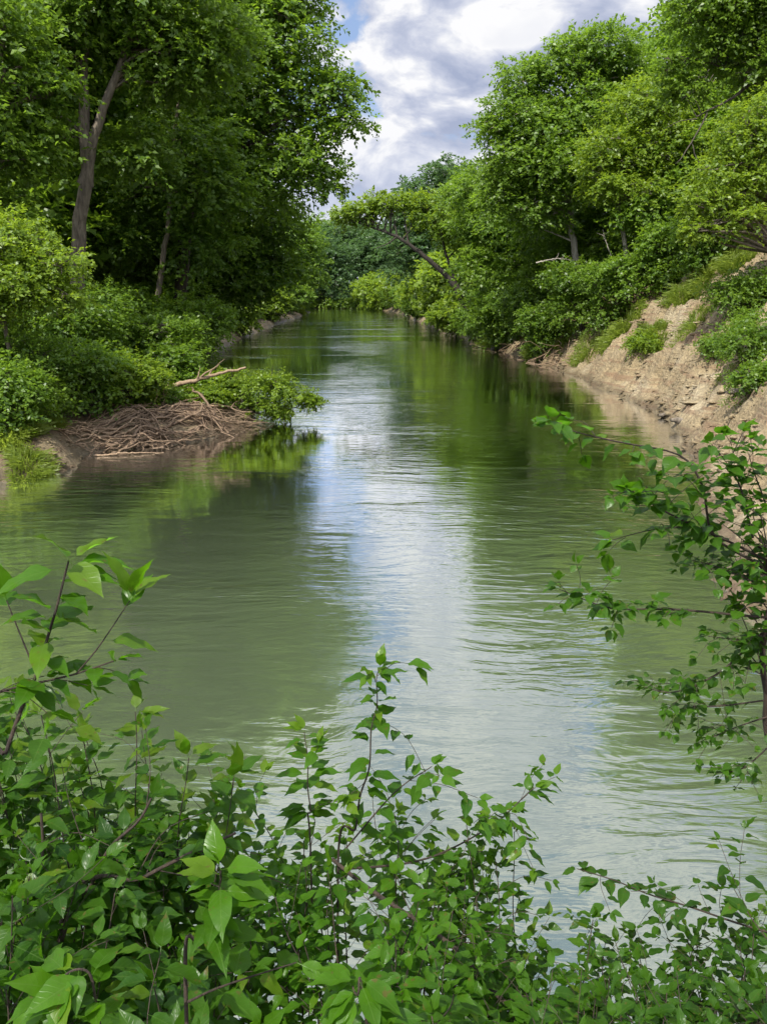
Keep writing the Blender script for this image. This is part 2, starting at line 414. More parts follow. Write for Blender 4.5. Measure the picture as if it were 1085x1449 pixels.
# ------------------------------------------------------------------ leaves and crowns
def leaf_quads(base, dirv, nrm, size, wr=0.62):
    """simple pointed leaves for trees and bushes: one folded rhomb each"""
    side = unit(np.cross(dirv, nrm)); n = np.cross(side, dirv)
    s = size[:, None]
    v = np.empty((len(base), 4, 3))
    v[:, 0] = base
    v[:, 1] = base + dirv * s * 0.45 + side * s * wr * 0.5 + n * s * 0.10
    v[:, 2] = base + dirv * s - n * s * 0.12
    v[:, 3] = base + dirv * s * 0.45 - side * s * wr * 0.5 + n * s * 0.10
    f = np.arange(len(base) * 4).reshape(-1, 4)
    return v.reshape(-1, 3), f

def spray_leaves(rng, O, D, L, kmean, size, tint, droop=0.25, flat=0.9):
    """leaves set along short twigs"""
    n = len(O); kk = kmean
    t = (np.arange(kk) + 0.6) / kk
    t = np.clip(t[None] + rng.uniform(-0.4, 0.4, (n, kk)) / kk, 0.05, 1.02)
    base = O[:, None] + D[:, None] * (L[:, None] * t)[..., None]
    base[..., 2] -= droop * (L[:, None] * t) * t
    sd_ = unit(np.cross(D, np.array([0, 0, 1.0]) + 0.3 * rng.normal(size=(n, 3))))
    sg = np.where(np.arange(kk) % 2, 1.0, -1.0)[None, :, None]
    dv = D[:, None] * 0.65 + sd_[:, None] * sg * 0.75 + 0.38 * rng.normal(size=(n, kk, 3)); dv[..., 2] -= 0.15
    nv = np.array([0, 0, 1.0]) * 0.75 * flat + 0.55 * D[:, None] + 0.5 * rng.normal(size=(n, kk, 3))
    sz = size * rng.uniform(0.65, 1.25, (n, kk))
    tt = np.clip(tint[:, None] + rng.normal(0, 0.16, (n, kk)) + 0.18 * (t - 0.6), 0, 1)
    dv = unit(dv.reshape(-1, 3)); nv = unit(nv.reshape(-1, 3))
    return base.reshape(-1, 3), dv, nv, sz.ravel(), tt.ravel()

def crown(rng, masses, lobe_r, size, cover, k_leaf=9, spray_len=0.75, inner=0.15):
    """masses: ellipsoids ((x,y,z),(rx,ry,rz)). Boughs (lobes) sit over each; each bough carries sprays of leaves."""
    O, D, L, T, lobes = [], [], [], [], []
    for c, r in masses:
        c = np.asarray(c, float); r = np.asarray(r, float)
        area = 4 * pi * ((r[0] * r[1]) ** 1.6 / 3 + (r[0] * r[2]) ** 1.6 / 3 + (r[1] * r[2]) ** 1.6 / 3) ** (1 / 1.6)
        lr = min(lobe_r * 1.3, 0.62 * r.min())
        nl = max(5, int(0.95 * area / (pi * lr * lr)))
        i = np.arange(nl) + 0.5
        ph = np.arccos(1 - 2 * i / nl); th = pi * (1 + 5 ** 0.5) * i + rng.uniform(0, 6)
        u = np.stack([np.cos(th) * np.sin(ph), np.sin(th) * np.sin(ph), np.cos(ph)], -1) + 0.22 * rng.normal(size=(nl, 3))
        u = unit(u)
        lc = c + u * (r - 0.62 * lr) * rng.uniform(0.62, 1.15, (nl, 1))
        rr = lr * rng.uniform(0.65, 1.30, nl)
        keep = rng.random(nl) > 0.10 + 0.25 * (u[:, 2] < -0.6)
        for a, b, uu in zip(lc[keep], rr[keep], u[keep]):
            lobes.append((a, b))
            ns = max(6, int(cover * 4 * pi * b * b * 0.7 / (0.30 * size * size) / k_leaf))
            v = rand_unit(rng, ns); v[:, 2] = v[:, 2] * 0.8 + 0.18; v = unit(v)
            rho = np.where(rng.random(ns) < inner, rng.uniform(0.2, 0.7, ns), rng.uniform(0.72, 1.12, ns))
            O.append(a + v * (b * rho)[:, None] * np.array([1.08, 1.08, 0.62]))
            dd = v * 0.75 + uu * 0.45 + 0.45 * rng.normal(size=(ns, 3)); dd[:, 2] = dd[:, 2] * 0.65 - 0.05
            D.append(unit(dd)); L.append(spray_len * rng.uniform(0.5, 1.35, ns) * min(1, b / (1.3 * lobe_r) + 0.3))
            T.append(np.full(ns, rng.uniform(0.25, 0.75)) + 0.22 * v[:, 2] * 0.5)  # upper sprays get a lighter tint: light and dark put into the leaf colour
    O, D, L, T = (np.concatenate(z) for z in (O, D, L, T))
    b, dv, nv, sz, tt = spray_leaves(rng, O, D, L, k_leaf, size, T)
    v, f = leaf_quads(b, dv, nv, sz)
    return v, f, np.repeat(tt, 4), lobes

def build_tree(label, base, trunks, masses, mat, bark='bark', size=0.17, lobe_r=1.25, cover=0.9, group=None, seed=1,
               name='broadleaf_tree', cat='tree', spray=0.75, limbs=True, k_leaf=9, bare=(), jmin=3):
    """trunks: list of (control points, r0, r1); masses give the crown. All in world coordinates."""
    rng = np.random.default_rng(seed)
    base = np.asarray(base, float)
    root = empty(name, base, label, cat, group)
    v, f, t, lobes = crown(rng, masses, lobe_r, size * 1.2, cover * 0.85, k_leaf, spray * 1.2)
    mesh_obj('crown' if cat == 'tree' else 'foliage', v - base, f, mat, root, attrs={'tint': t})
    tb = Tubes(); tips = []
    for pts, r0, r1 in trunks:
        c = curve(pts, 22); rr = np.linspace(r0, r1, 22); rr[0] *= 1.5; rr[1] *= 1.2
        c[2:-1] += rng.normal(0, 0.12 * r0, (19, 3))
        tb.add(c, rr, 9, 0.06, rng); tips.append((c, rr))
    if limbs:
        lb = Tubes()
        for a, b in lobes:
            if rng.random() > 0.75: continue
            c, rr = min(tips, key=lambda z: np.min(np.linalg.norm(z[0] - a, axis=1)))
            h = np.linalg.norm(c - a, axis=1) + 1.6 * np.maximum(0, c[:, 2] - a[2] + 0.3)
            j = max(jmin, int(np.argmin(h + np.abs(rng.normal(0, 1.3, len(h)))))); s = c[j]
            if a[2] < s[2] - 0.6: continue
            mid = (s + a) / 2 + np.array([0, 0, 0.12 * np.linalg.norm(a - s)]) + rng.normal(0, 0.08 * np.linalg.norm(a - s) + 0.02, 3)
            L = np.linalg.norm(a - s)
            cv = curve([s, mid, a], 9)
            lb.add(cv, np.linspace(min(rr[j] * 0.7, 0.02 + 0.022 * L), 0.012, 9), 5)
            for q_ in range(4):
                e = a + rand_unit(rng, 1)[0] * b * np.array([1, 1, 0.7])
                lb.add(wander(rng, cv[-2], e, 5, 0.12), np.linspace(0.016, 0.006, 5), 4)
        for pts, r0, r1 in bare:
            c = curve(pts, 14); c[1:-1] += rng.normal(0, 0.35 * r0, (12, 3))
            Tubes().add(c, np.linspace(r0, r1, 14), 6).build('dead_branch', M[bark], root, base)
        if 0 < len(lb.v) < 60:      # only a few short limbs: they belong to the trunk
            for v_, f_ in zip(lb.v, lb.f): tb.v.append(v_); tb.f.append(f_ - f_.min() + tb.n); tb.n += len(v_)
        elif lb.v: lb.build('limbs', M[bark], root, base)
    tb.build('trunk' if cat == 'tree' else 'stems', M[bark], root, base)
    return root

# ------------------------------------------------------------------ trees
def E(px, py, d, rx, rz=None, ry=None):
    return (P(px, py, d), (rx, ry or rx, rz or rx))
def B(px, d):
    x = (px - 542.5) / FPX * d * 0.985; return np.array([x, d, gz(x, d) - 0.1])

LG = 'trees on the left bank'; RG = 'trees on the right bank'
b = B(106, 33)
fk = P(124, 235, 33)
build_tree('tall grey tree forking into two stems, its trunk bare above the bright left shrub', b,
    [([b, P(112, 335, 33), fk, P(118, 130, 33.2), P(122, 20, 33.5), P(128, -120, 33.5)], 0.30, 0.10),
     ([P(121, 262, 33), P(135, 190, 33), P(160, 120, 33.2), P(195, 20, 33.5), P(215, -90, 33.6)], 0.20, 0.08)],
    [E(70, 30, 34.5, 2.6, 2.0), E(30, 60, 33, 2.2, 1.7), E(190, -40, 34, 3.4, 2.8), E(245, 95, 34.5, 1.9, 1.2), E(285, 60, 35, 2.0, 1.5), E(120, -130, 34.5, 3.0, 2.0), E(65, 200, 34.3, 1.4, 1.1), E(185, 215, 34.6, 1.5, 1.0)],
    M['mid'], size=0.18, lobe_r=1.0, seed=11, group=LG, jmin=10)
b = B(222, 42)
build_tree('slim dark trunk leaning right under the deep green canopy of the left bank', b,
    [([b, P(224, 415, 42), P(238, 320, 42), P(246, 210, 42), P(262, 60, 42.5)], 0.17, 0.06)],
    [E(250, 205, 42.5, 2.8, 2.2), E(205, 265, 43, 1.8, 1.3), E(290, 270, 42.5, 2.2, 1.6), E(240, 90, 43, 3.0, 2.6), E(285, 345, 43, 1.7, 1.3), E(175, 330, 43, 1.5, 1.0)],
    M['deep'], 'bark', size=0.20, lobe_r=1.0, seed=12, group=LG, jmin=13)
b = B(250, 47)
build_tree('big dark tree spreading long boughs out over the river from the left bank', b,
    [([b, P(262, 330, 47), P(285, 250, 47), P(320, 150, 47), P(345, 20, 47), P(360, -100, 47)], 0.38, 0.12),
     ([P(300, 225, 47), P(350, 205, 46.6), P(400, 172, 46.4), P(445, 158, 46.2), P(490, 150, 46)], 0.16, 0.04),
     ([P(325, 130, 47), P(365, 85, 46.8), P(405, 50, 46.5), P(440, 15, 46.3)], 0.14, 0.04)],
    [E(425, 105, 46.5, 1.9, 1.5), E(475, 128, 46, 1.3, 0.9), E(500, 172, 45.8, 0.95, 0.7), E(395, 150, 46.5, 2.0, 1.5), E(455, 185, 46, 1.2, 1.0), E(430, 225, 46, 1.7, 1.3), E(465, 258, 46, 0.9, 0.9), E(375, 250, 47, 2.2, 1.8),
     E(380, 40, 46.5, 2.4, 1.8), E(405, 5, 46.5, 1.6, 1.1), E(335, 95, 47.5, 2.6, 2.4), E(330, -60, 47, 3.4, 2.8), E(395, -75, 47, 2.0, 1.6), E(335, 190, 47.5, 2.4, 2.0)],
    M['deep'], 'bark_dark', size=0.20, lobe_r=0.95, seed=13, cover=0.8, group=LG, spray=0.85)
b = B(258, 55)
build_tree('dense dark tree drooping to the waterline at the bend of the left shore', b,
    [([b, P(275, 420, 55), P(310, 320, 55), P(330, 200, 55)], 0.26, 0.08)],
    [E(355, 310, 54.5, 2.6, 2.6), E(390, 355, 54, 1.5, 1.9), E(335, 395, 53.5, 2.2, 1.8), E(295, 350, 54, 2.6, 2.4), E(365, 405, 54, 1.2, 0.9), E(290, 425, 53, 2.0, 1.4), E(330, 220, 56, 3, 2.8), E(405, 300, 55, 1.2, 1.2), E(415, 385, 56, 0.9, 1.1)],
    M['deep'], 'bark_dark', size=0.23, lobe_r=1.1, seed=14, group=LG)
b = B(-30, 29)
build_tree('leafy green tree cut by the left edge of the picture', b,
    [([b, P(-20, 300, 29), P(0, 100, 29.3), P(10, 20, 29.5)], 0.24, 0.08)],
    [E(10, 110, 29.5, 1.9, 1.4), E(-40, 190, 29, 2.0, 1.6), E(25, 215, 29.6, 1.1, 0.9), E(-30, 30, 29.5, 1.9, 1.4), E(60, 125, 30, 1.0, 0.7), E(-70, 300, 29, 1.8, 1.4)],
    M['mid'], size=0.17, lobe_r=0.9, seed=15, group=LG)
b = B(70, 45)
build_tree('shaded tree filling the dark gap left of the forked grey trunk', b,
    [([b, P(60, 250, 45), P(50, 50, 45)], 0.26, 0.09)],
    [E(50, 260, 45, 2.8, 3.2), E(30, 130, 45, 3.0, 3.0), E(90, 60, 46, 3.4, 3.2), E(60, 370, 44, 2.6, 2.0), E(150, 180, 46, 2.6, 3.0), E(130, 330, 44.5, 2.2, 2.2)],
    M['deep'], 'bark_dark', size=0.24, lobe_r=1.3, seed=16, cover=0.8, group=LG)
b = B(195, 54)
build_tree('shaded tree between the forked grey trunk and the slim leaning trunk', b,
    [([b, P(190, 250, 54), P(185, 30, 54)], 0.28, 0.09)],
    [E(190, 250, 54, 3.4, 3.6), E(240, 120, 55, 4.0, 3.6), E(200, 370, 53, 3.2, 2.4), E(270, 330, 55, 3.0, 3.4), E(180, 20, 55, 4.4, 3.6), E(300, 10, 56, 4.0, 3.6), E(150, 420, 50, 2.4, 1.4), E(250, 430, 50, 2.4, 1.5)],
    M['deep'], 'bark_dark', size=0.25, lobe_r=1.4, seed=17, cover=0.8, group=LG)
b = B(20, 24.2)
build_tree('young tree with bright yellow-green leaves at the left edge above the low shrubs', b,
    [([b, P(5, 440, 24), P(0, 380, 24), P(20, 310, 24)], 0.07, 0.03), ([P(-2, 455, 24), P(40, 420, 23.9), P(75, 400, 23.8)], 0.05, 0.02)],
    [E(25, 330, 24, 0.85, 0.6), E(75, 372, 23.8, 0.75, 0.5), E(30, 400, 23.7, 1.0, 0.6), E(-20, 350, 24, 1.1, 0.9), E(85, 420, 23.9, 0.7, 0.4), E(-40, 430, 23.8, 1.0, 0.7)],
    M['lime'], size=0.10, lobe_r=0.55, seed=18, spray=0.5, group=LG, name='young_tree')
b = B(386, 140)
build_tree('sunlit yellow-green tree on the far left bank just past the overhanging boughs', b,
    [([b, P(392, 395, 140), P(405, 345, 140)], 0.24, 0.07)],
    [E(415, 352, 140, 4.2, 4.0), E(388, 375, 138, 3.4, 3.4), E(440, 385, 140, 2.6, 3.2), E(410, 412, 137, 3.2, 2.0), E(385, 330, 142, 3.6, 3.2), E(435, 340, 143, 2.6, 2.4)],
    M['mid'], size=0.36, lobe_r=1.6, seed=19, group=LG)
b = B(434, 205)
build_tree('rounded green tree on the left bank where the river narrows to the bend', b,
    [([b, P(440, 400, 205), P(455, 350, 205)], 0.3, 0.1)],
    [E(462, 370, 205, 5.4, 6.4), E(442, 350, 208, 5.0, 4.6), E(475, 402, 203, 3.6, 3.8), E(435, 400, 203, 4.6, 4.2), E(485, 365, 208, 3.6, 4.0)],
    M['cool'], size=0.46, lobe_r=2.2, seed=20, group=LG)

# right bank
b = B(672, 85)
build_tree('tree leaning far out over the river on a bare arching trunk', b,
    [([b, P(645, 408, 85), P(612, 372, 85), P(580, 347, 85), P(545, 328, 85), P(508, 316, 85)], 0.34, 0.07), ([P(560, 336, 85), P(548, 345, 84.6), P(530, 352, 84.5)], 0.08, 0.03),
     ([P(652, 412, 85), P(640, 385, 85.2), P(628, 350, 85.4), P(622, 315, 85.5)], 0.2, 0.06)],
    [E(508, 302, 85.4, 1.5, 1.1), E(530, 286, 86, 1.5, 1.1), E(552, 290, 85.6, 1.8, 1.0), E(590, 288, 86, 1.6, 1.0), E(488, 306, 85, 1.2, 0.9), E(622, 308, 85.6, 2.8, 2.3), E(660, 325, 86.5, 2.4, 1.8)],
    M['lime'], 'bark_black', size=0.26, lobe_r=1.0, seed=21, group=RG, name='leaning_tree')
b = B(640, 122)
build_tree('tall bluish green tree with open crown standing against the clouds', b,
    [([b, P(640, 380, 122), P(630, 300, 122), P(640, 240, 122)], 0.35, 0.1)],
    [E(640, 250, 122, 3.6, 2.4), E(585, 275, 122, 3.2, 2.2), E(610, 300, 121, 4.4, 3.2), E(660, 290, 121, 4.6, 4.0), E(575, 310, 121, 2.8, 2.0), E(630, 355, 120, 5.5, 4.0), E(570, 370, 122, 3.4, 3.6)],
    M['cool'], size=0.34, lobe_r=1.5, seed=22, cover=0.75, group=RG)
b = B(700, 72)
build_tree('broad mid green tree below the tallest crown of the right bank', b,
    [([b, P(705, 390, 72), P(700, 310, 72), P(695, 260, 72)], 0.28, 0.08)],
    [E(695, 270, 72, 3.0, 2.4), E(690, 320, 71.5, 2.2, 2.0), E(715, 345, 71, 3.0, 2.6), E(690, 385, 70, 2.6, 1.8), E(740, 300, 71, 3.0, 2.6), E(660, 275, 76, 2.2, 1.6), E(745, 390, 68, 2.4, 1.8)],
    M['mid'], size=0.22, lobe_r=1.2, seed=23, group=RG)
b = B(822, 57)
build_tree('tallest tree of the right bank, its pale straight trunk bare below the crown', b,
    [([b, P(818, 385, 56), P(806, 300, 56.5), P(812, 200, 57), P(835, 80, 57)], 0.27, 0.09),
     ([P(808, 240, 57), P(775, 180, 57), P(745, 120, 57)], 0.12, 0.04)],
    [E(848, 78, 57, 2.3, 1.7), E(795, 88, 57, 2.0, 1.5), E(885, 110, 58, 2.0, 1.8), E(750, 115, 57, 1.7, 1.4), E(728, 160, 56.5, 1.8, 1.4), E(695, 185, 56.5, 1.3, 0.8), E(770, 175, 56, 2.4, 1.8), E(830, 160, 56, 2.6, 2.0), E(735, 225, 56, 2.2, 1.6), E(790, 240, 55, 2.3, 1.5), E(880, 190, 57, 2.4, 2.0), E(715, 265, 57, 1.8, 1.3), E(760, 300, 56, 1.9, 1.4), E(850, 235, 57, 2.2, 1.4)],
    M['mid'], 'bark_pale', size=0.19, lobe_r=1.0, seed=24, group=RG, spray=0.7)
b = B(885, 51)
build_tree('right bank tree with a thin pale trunk and yellowish leaf sprays beside the tallest tree', b,
    [([b, P(884, 350, 51), P(874, 280, 51), P(885, 190, 51.5), P(905, 120, 52)], 0.16, 0.05)],
    [E(905, 150, 51.5, 2.0, 1.5), E(870, 215, 50.5, 1.6, 1.2), E(935, 205, 50.5, 1.9, 1.4), E(865, 265, 50, 1.3, 0.8), E(920, 270, 50, 1.7, 1.0), E(840, 240, 50.5, 0.9, 0.6), E(955, 150, 52, 1.7, 1.4)],
    M['lime'], 'bark_pale', size=0.16, lobe_r=0.85, seed=25, group=RG)
b = B(1130, 40)
build_tree('tall tree at the upper right corner with dark limbs sweeping over the bank', b,
    [([b, P(1128, 250, 40), P(1110, 100, 40), P(1090, -60, 40)], 0.30, 0.10),
     ([P(1125, 190, 40), P(1080, 118, 39.6), P(1030, 142, 39.2), P(985, 165, 39)], 0.11, 0.025),
     ([P(1110, 110, 40), P(1075, 70, 39.8), P(1035, 45, 39.6), P(990, 15, 39.4)], 0.11, 0.03),
     ([P(1075, 72, 39.8), P(1030, 95, 39.6), P(995, 85, 39.5), P(955, 82, 39.5)], 0.07, 0.02)],
    [E(1005, 25, 39.5, 1.5, 1.1), E(950, 92, 39.5, 0.7, 0.5), E(1010, 80, 39.8, 1.3, 0.9), E(1055, 25, 39.5, 1.9, 1.4), E(1080, 95, 39, 1.4, 1.0), E(965, 125, 39.8, 1.0, 0.6), E(1040, -60, 40, 2.8, 2.2), E(1130, -40, 40, 3.0, 2.4), E(1130, 100, 40, 2.0, 1.6), E(990, -25, 40, 1.2, 1.0)],
    M['mid'], 'bark_dark', size=0.15, lobe_r=0.8, seed=26, cover=0.75, group=RG,
    bare=[([P(1000, 160, 39), P(985, 190, 38.8), P(962, 225, 38.6), P(955, 232, 38.6)], 0.04, 0.008), ([P(978, 200, 38.8), P(985, 225, 38.6), P(993, 238, 38.5)], 0.022, 0.006), ([P(985, 168, 39), P(960, 172, 39), P(930, 188, 39.1)], 0.03, 0.006)])
b = B(1090, 34)
build_tree('bright yellow-green small tree hanging over the top of the bare sandy slope', b,
    [([b, P(1095, 290, 34), P(1070, 230, 34), P(1055, 180, 34)], 0.10, 0.04)],
    [E(1055, 195, 34, 1.1, 0.8), E(1030, 245, 33.8, 1.1, 0.8), E(1075, 262, 33.6, 1.0, 0.8), E(1000, 285, 33.6, 0.9, 0.5), E(1045, 305, 33.4, 0.9, 0.5), E(985, 325, 33.4, 0.6, 0.3), E(1100, 210, 34, 1.2, 1.0), E(1085, 160, 34, 1.0, 0.7)],
    M['lime'], size=0.12, lobe_r=0.6, seed=27, spray=0.6, group=RG, name='small_tree')
b = B(975, 52)
build_tree('shaded tree in the dark behind the bright small tree of the right bank', b,
    [([b, P(975, 250, 52), P(980, 130, 52)], 0.22, 0.07)],
    [E(960, 235, 52, 2.4, 2.2), E(1010, 190, 52, 2.8, 2.4), E(930, 310, 50, 2.2, 1.4), E(990, 285, 50, 2.4, 1.6), E(1050, 150, 53, 3.0, 2.6), E(1070, 250, 51, 2.8, 2.4), E(1030, 60, 54, 2.8, 2.2)],
    M['deep'], 'bark_dark', size=0.19, lobe_r=1.2, seed=28, cover=0.8, group=RG)
b = np.array([20.5, 29.0, gz(20.5, 29.0)])
build_tree('tall tree above the sandy slope just beyond the right edge of the picture', b,
    [([b, b + [-0.2, 0, 5], b + [-0.8, 0, 10], b + [-0.9, 0.2, 15]], 0.28, 0.08)],
    [(b + np.array(o_), r_) for o_, r_ in [((-1.0, 0, 13), (3.2, 3.2, 2.6)), ((0.5, 1.5, 9), (3.2, 3.0, 2.2)), ((-1.6, -1.2, 9.5), (2.4, 2.4, 1.8)), ((1.5, -1.0, 12), (2.6, 2.6, 2.0)), ((-0.5, 0, 16.5), (2.4, 2.4, 1.8))]],
    M['mid'], size=0.24, lobe_r=1.2, seed=35, group=RG)
b = B(850, 64)
build_tree('shaded tree filling the dark behind the two pale trunks of the right bank', b,
    [([b, P(850, 300, 64), P(850, 150, 64)], 0.25, 0.08)],
    [E(850, 300, 63, 3.2, 2.6), E(780, 330, 63, 3.0, 2.4), E(900, 260, 64, 3.2, 2.8), E(840, 360, 61, 3.0, 1.6), E(900, 345, 58, 2.6, 1.4), E(740, 290, 65, 2.8, 2.6), E(850, 200, 66, 4.0, 3.4), E(940, 170, 66, 3.6, 3.4)],
    M['deep'], 'bark_dark', size=0.23, lobe_r=1.4, seed=29, cover=0.8, group=RG)

# wood behind and along the far reach: a few built trees, copied
def wood_proto(seed, h, mat, name='wood_tree'):
    r_ = np.random.default_rng(seed); o = np.zeros(3)
    ms = [((0, 0, h * 0.62), (h * 0.24, h * 0.24, h * 0.30))]
    for i in range(8):
        a = i * 0.8 + r_.uniform(-.3, .3); z = r_.uniform(0.14, 0.80); rr = h * (0.17 - 0.10 * abs(z - 0.45))
        ms.append(((cos(a) * rr * 1.25, sin(a) * rr * 1.25, h * z), (h * 0.15, h * 0.15, h * 0.14)))
    return build_tree('x', o, [([(0, 0, -0.5), (0.1, 0, h * 0.3), (-0.1, 0.1, h * 0.6), (0, 0, h * 0.85)], h * 0.016, h * 0.004)], ms, mat, 'bark_dark',
                      size=0.36, lobe_r=1.7, seed=seed, cover=0.7, name=name, spray=1.0)
protos = [wood_proto(41, 18, M['cool']), wood_proto(42, 17, M['mid']), wood_proto(43, 19, M['deep'])]
used = [False] * 3
rw = np.random.default_rng(5)
def place_wood(kind, x, y, sc, label, group):
    z = gz(x, y) - 0.1
    p = protos[kind]
    if not used[kind]:
        used[kind] = True; p.location = (x, y, z); p.scale = (sc,) * 3; p['label'] = label; p['group'] = group
        return p
    return copy_tree(p, (x, y, z), rw.uniform(0, 6.28), sc * rw.uniform(0.95, 1.05), label, group)
WL = 'green tree in the unbroken wood of the left bank behind the front row'
WR = 'green tree in the unbroken wood of the right bank behind the front row'
WF = 'distant bluish green tree closing the river bend at the far end'
for x, y, kd, sc in [(-21, 40, 2, 1.25), (-20, 52, 2, 1.2), (-27, 62, 1, 1.2), (-19, 68, 2, 1.1), (-24, 80, 1, 1.0), (-20, 92, 0, 0.85), (-28, 104, 0, 0.95), (-22, 116, 1, 0.8), (-21, 134, 0, 0.85), (-27, 150, 1, 0.9), (-22, 178, 1, 0.85), (-22, 196, 0, 0.9), (-27, 212, 0, 1.0)]:
    place_wood(kd, x, y, sc, WL, 'trees of the wood behind the left bank')
for x, y, kd, sc in [(22, 62, 2, 0.95), (20, 74, 1, 0.95), (15.5, 84, 1, 0.75), (20, 96, 2, 0.85), (13.5, 104, 1, 0.72), (22, 112, 0, 0.95), (14, 136, 0, 0.95), (11, 152, 1, 0.8), (17, 160, 0, 1.05), (12, 182, 0, 0.8), (13, 204, 1, 0.85), (11, 228, 0, 0.85), (27, 48, 2, 1.0), (24, 40, 1, 1.0)]:
    place_wood(kd, x, y, sc, WR, 'trees of the wood behind the right bank')
for x, y, kd, sc in [(-40, 292, 0, 1.1), (-30, 288, 0, 1.2), (-21, 284, 2, 1.15), (-13, 278, 0, 1.2), (-6, 276, 0, 1.05), (2, 270, 0, 1.1), (9, 262, 0, 1.05), (-26, 300, 0, 1.25), (-10, 296, 0, 1.3), (5, 290, 0, 1.25)]:
    place_wood(kd, x, y, sc * 1.28, WF, 'trees closing the far river bend')

# ------------------------------------------------------------------ bushes
_ds = np.concatenate([np.arange(4, 80, 0.08), np.arange(80, 260, 0.5)])
def G(px, py):
    """where the sight line of a photo pixel first meets the built ground (or water)"""
    p = P(px, py, 1.0) - np.array([0, 0, CAMH])
    x, y, z = p[0] * _ds, p[1] * _ds, CAMH + p[2] * _ds
    h = np.maximum(ground(x, y), 0.0); hit = (z < h) & (_ds > 8); i = np.argmax(hit) if hit.any() else len(_ds) - 1
    return np.array([x[i], y[i], h[i]])
def bush(label, px, py, d, rx, rz, mat, size=0.12, seed=0, group='bushes along the banks', lobe=0.55, cover=0.85, name='bush', spray=0.62, sat=3):
    rng = np.random.default_rng(1000 + seed)
    c = P(px, py, d); gp = G(px, py)
    if gp[1] < d + 1.5: c = P(px, py, gp[1] - 0.15 * rx) + np.array([0, 0, 0.25 * rz])
    z = gz(c[0], c[1]); base = np.array([c[0], c[1], z - 0.05])
    ms = [(c, (rx, rx * 0.9, rz))]
    for i in range(sat):
        a = rng.uniform(0, 6.28); q_ = c + np.array([cos(a) * rx * 0.85, sin(a) * rx * 0.6, rng.uniform(-0.6, 0.35) * rz])
        q_[2] = max(q_[2], gz(q_[0], q_[1]) + 0.35 * rz)
        ms.append((q_, (rx * 0.55, rx * 0.55, rz * 0.55)))
    if c[2] - rz > z + 0.3:
        ms.append((np.array([c[0], c[1], (z + c[2] - rz * 0.4) / 2]), (rx * 0.8, rx * 0.8, max(0.3, (c[2] - rz * 0.4 - z) / 2))))
    st = [([base, base + (c - base) * 0.5 + rng.normal(0, 0.15, 3) * rx, c + rng.normal(0, 0.35, 3) * np.array([rx, rx, rz])], 0.035, 0.012) for _ in range(5)]
    return build_tree(label, base, st, ms, mat, 'bark_dark', size, lobe, cover, group, 1000 + seed, name, 'bush', spray)

LB = 'shrubs on the left bank'; RB = 'shrubs on the right bank'
for i, a in enumerate([
    ('low leafy shrub at the left edge below the bright young tree', 35, 500, 24.5, 1.0, 0.55, 'deep', 0.10, LB),
    ('dark green shrub filling the left edge just above the grassy toe of the bank', 5, 545, 22.8, 0.9, 0.6, 'deep', 0.10, LB),
    ('bushy green shrub behind the bright young tree at the foot of the forked trunk', 110, 440, 29.5, 1.5, 0.9, 'mid', 0.12, LB),
    ('low shrub in front of the forked grey trunk above the root covered mud', 115, 510, 26.5, 1.1, 0.55, 'deep', 0.11, LB),
    ('sunlit low shrub over the middle of the root covered mud', 175, 525, 27.5, 1.0, 0.45, 'lime', 0.11, LB),
    ('green shrub at the foot of the slim leaning trunk', 205, 475, 33, 1.6, 0.9, 'mid', 0.12, LB),
    ('sunlit shrub just left of the long pale fallen limb', 245, 500, 31.5, 1.0, 0.55, 'mid', 0.11, LB),
    ('dark shrub between the slim trunk and the shore mud', 258, 455, 41, 1.7, 1.2, 'deep', 0.14, LB),
    ('dark shrub leaning over the muddy cove of the left shore', 266, 458, 52, 1.5, 1.0, 'deep', 0.15, LB),
    ('rounded shrub at the water where the dense dark tree droops', 274, 450, 62, 1.8, 1.2, 'mid', 0.17, LB),
    ('sunlit shrub on the far left shore beyond the muddy cove', 336, 432, 92, 2.4, 1.7, 'lime', 0.24, LB),
    ('small yellowish shrub furthest along the left shore', 382, 420, 130, 2.6, 2.0, 'lime', 0.32, LB),
    ('bushy green shrub at the far left shore before the bend', 420, 420, 185, 3.2, 2.8, 'mid', 0.4, LB),
    ('shrub under the shaded tree left of the forked trunk', 60, 460, 31, 1.4, 0.8, 'deep', 0.12, LB),
    ('leafy shrub spilling over the mud just behind the root tangle', 250, 545, 30.0, 0.9, 0.40, 'mid', 0.11, LB),
    ('bright leafy shrub between the fallen limb and the leafy fallen branch', 305, 545, 31.0, 0.8, 0.38, 'lime', 0.11, LB),
    ('trailing green shrub creeping down over the top of the root tangle', 215, 560, 28.6, 0.9, 0.28, 'mid', 0.10, LB),
    ('sunlit trailing shrub covering the back of the muddy point below the fallen limb', 275, 562, 29.4, 0.8, 0.26, 'lime', 0.10, LB),
    ('low dark shrub over the root tangle left of the fallen limb', 150, 552, 27.4, 0.8, 0.32, 'mid', 0.10, LB),
    ('dark shrub behind the slim leaning trunk', 165, 440, 40, 1.9, 1.2, 'deep', 0.14, LB),
]):
    bush(*a[:6], M[a[6]], a[7], i, a[8])
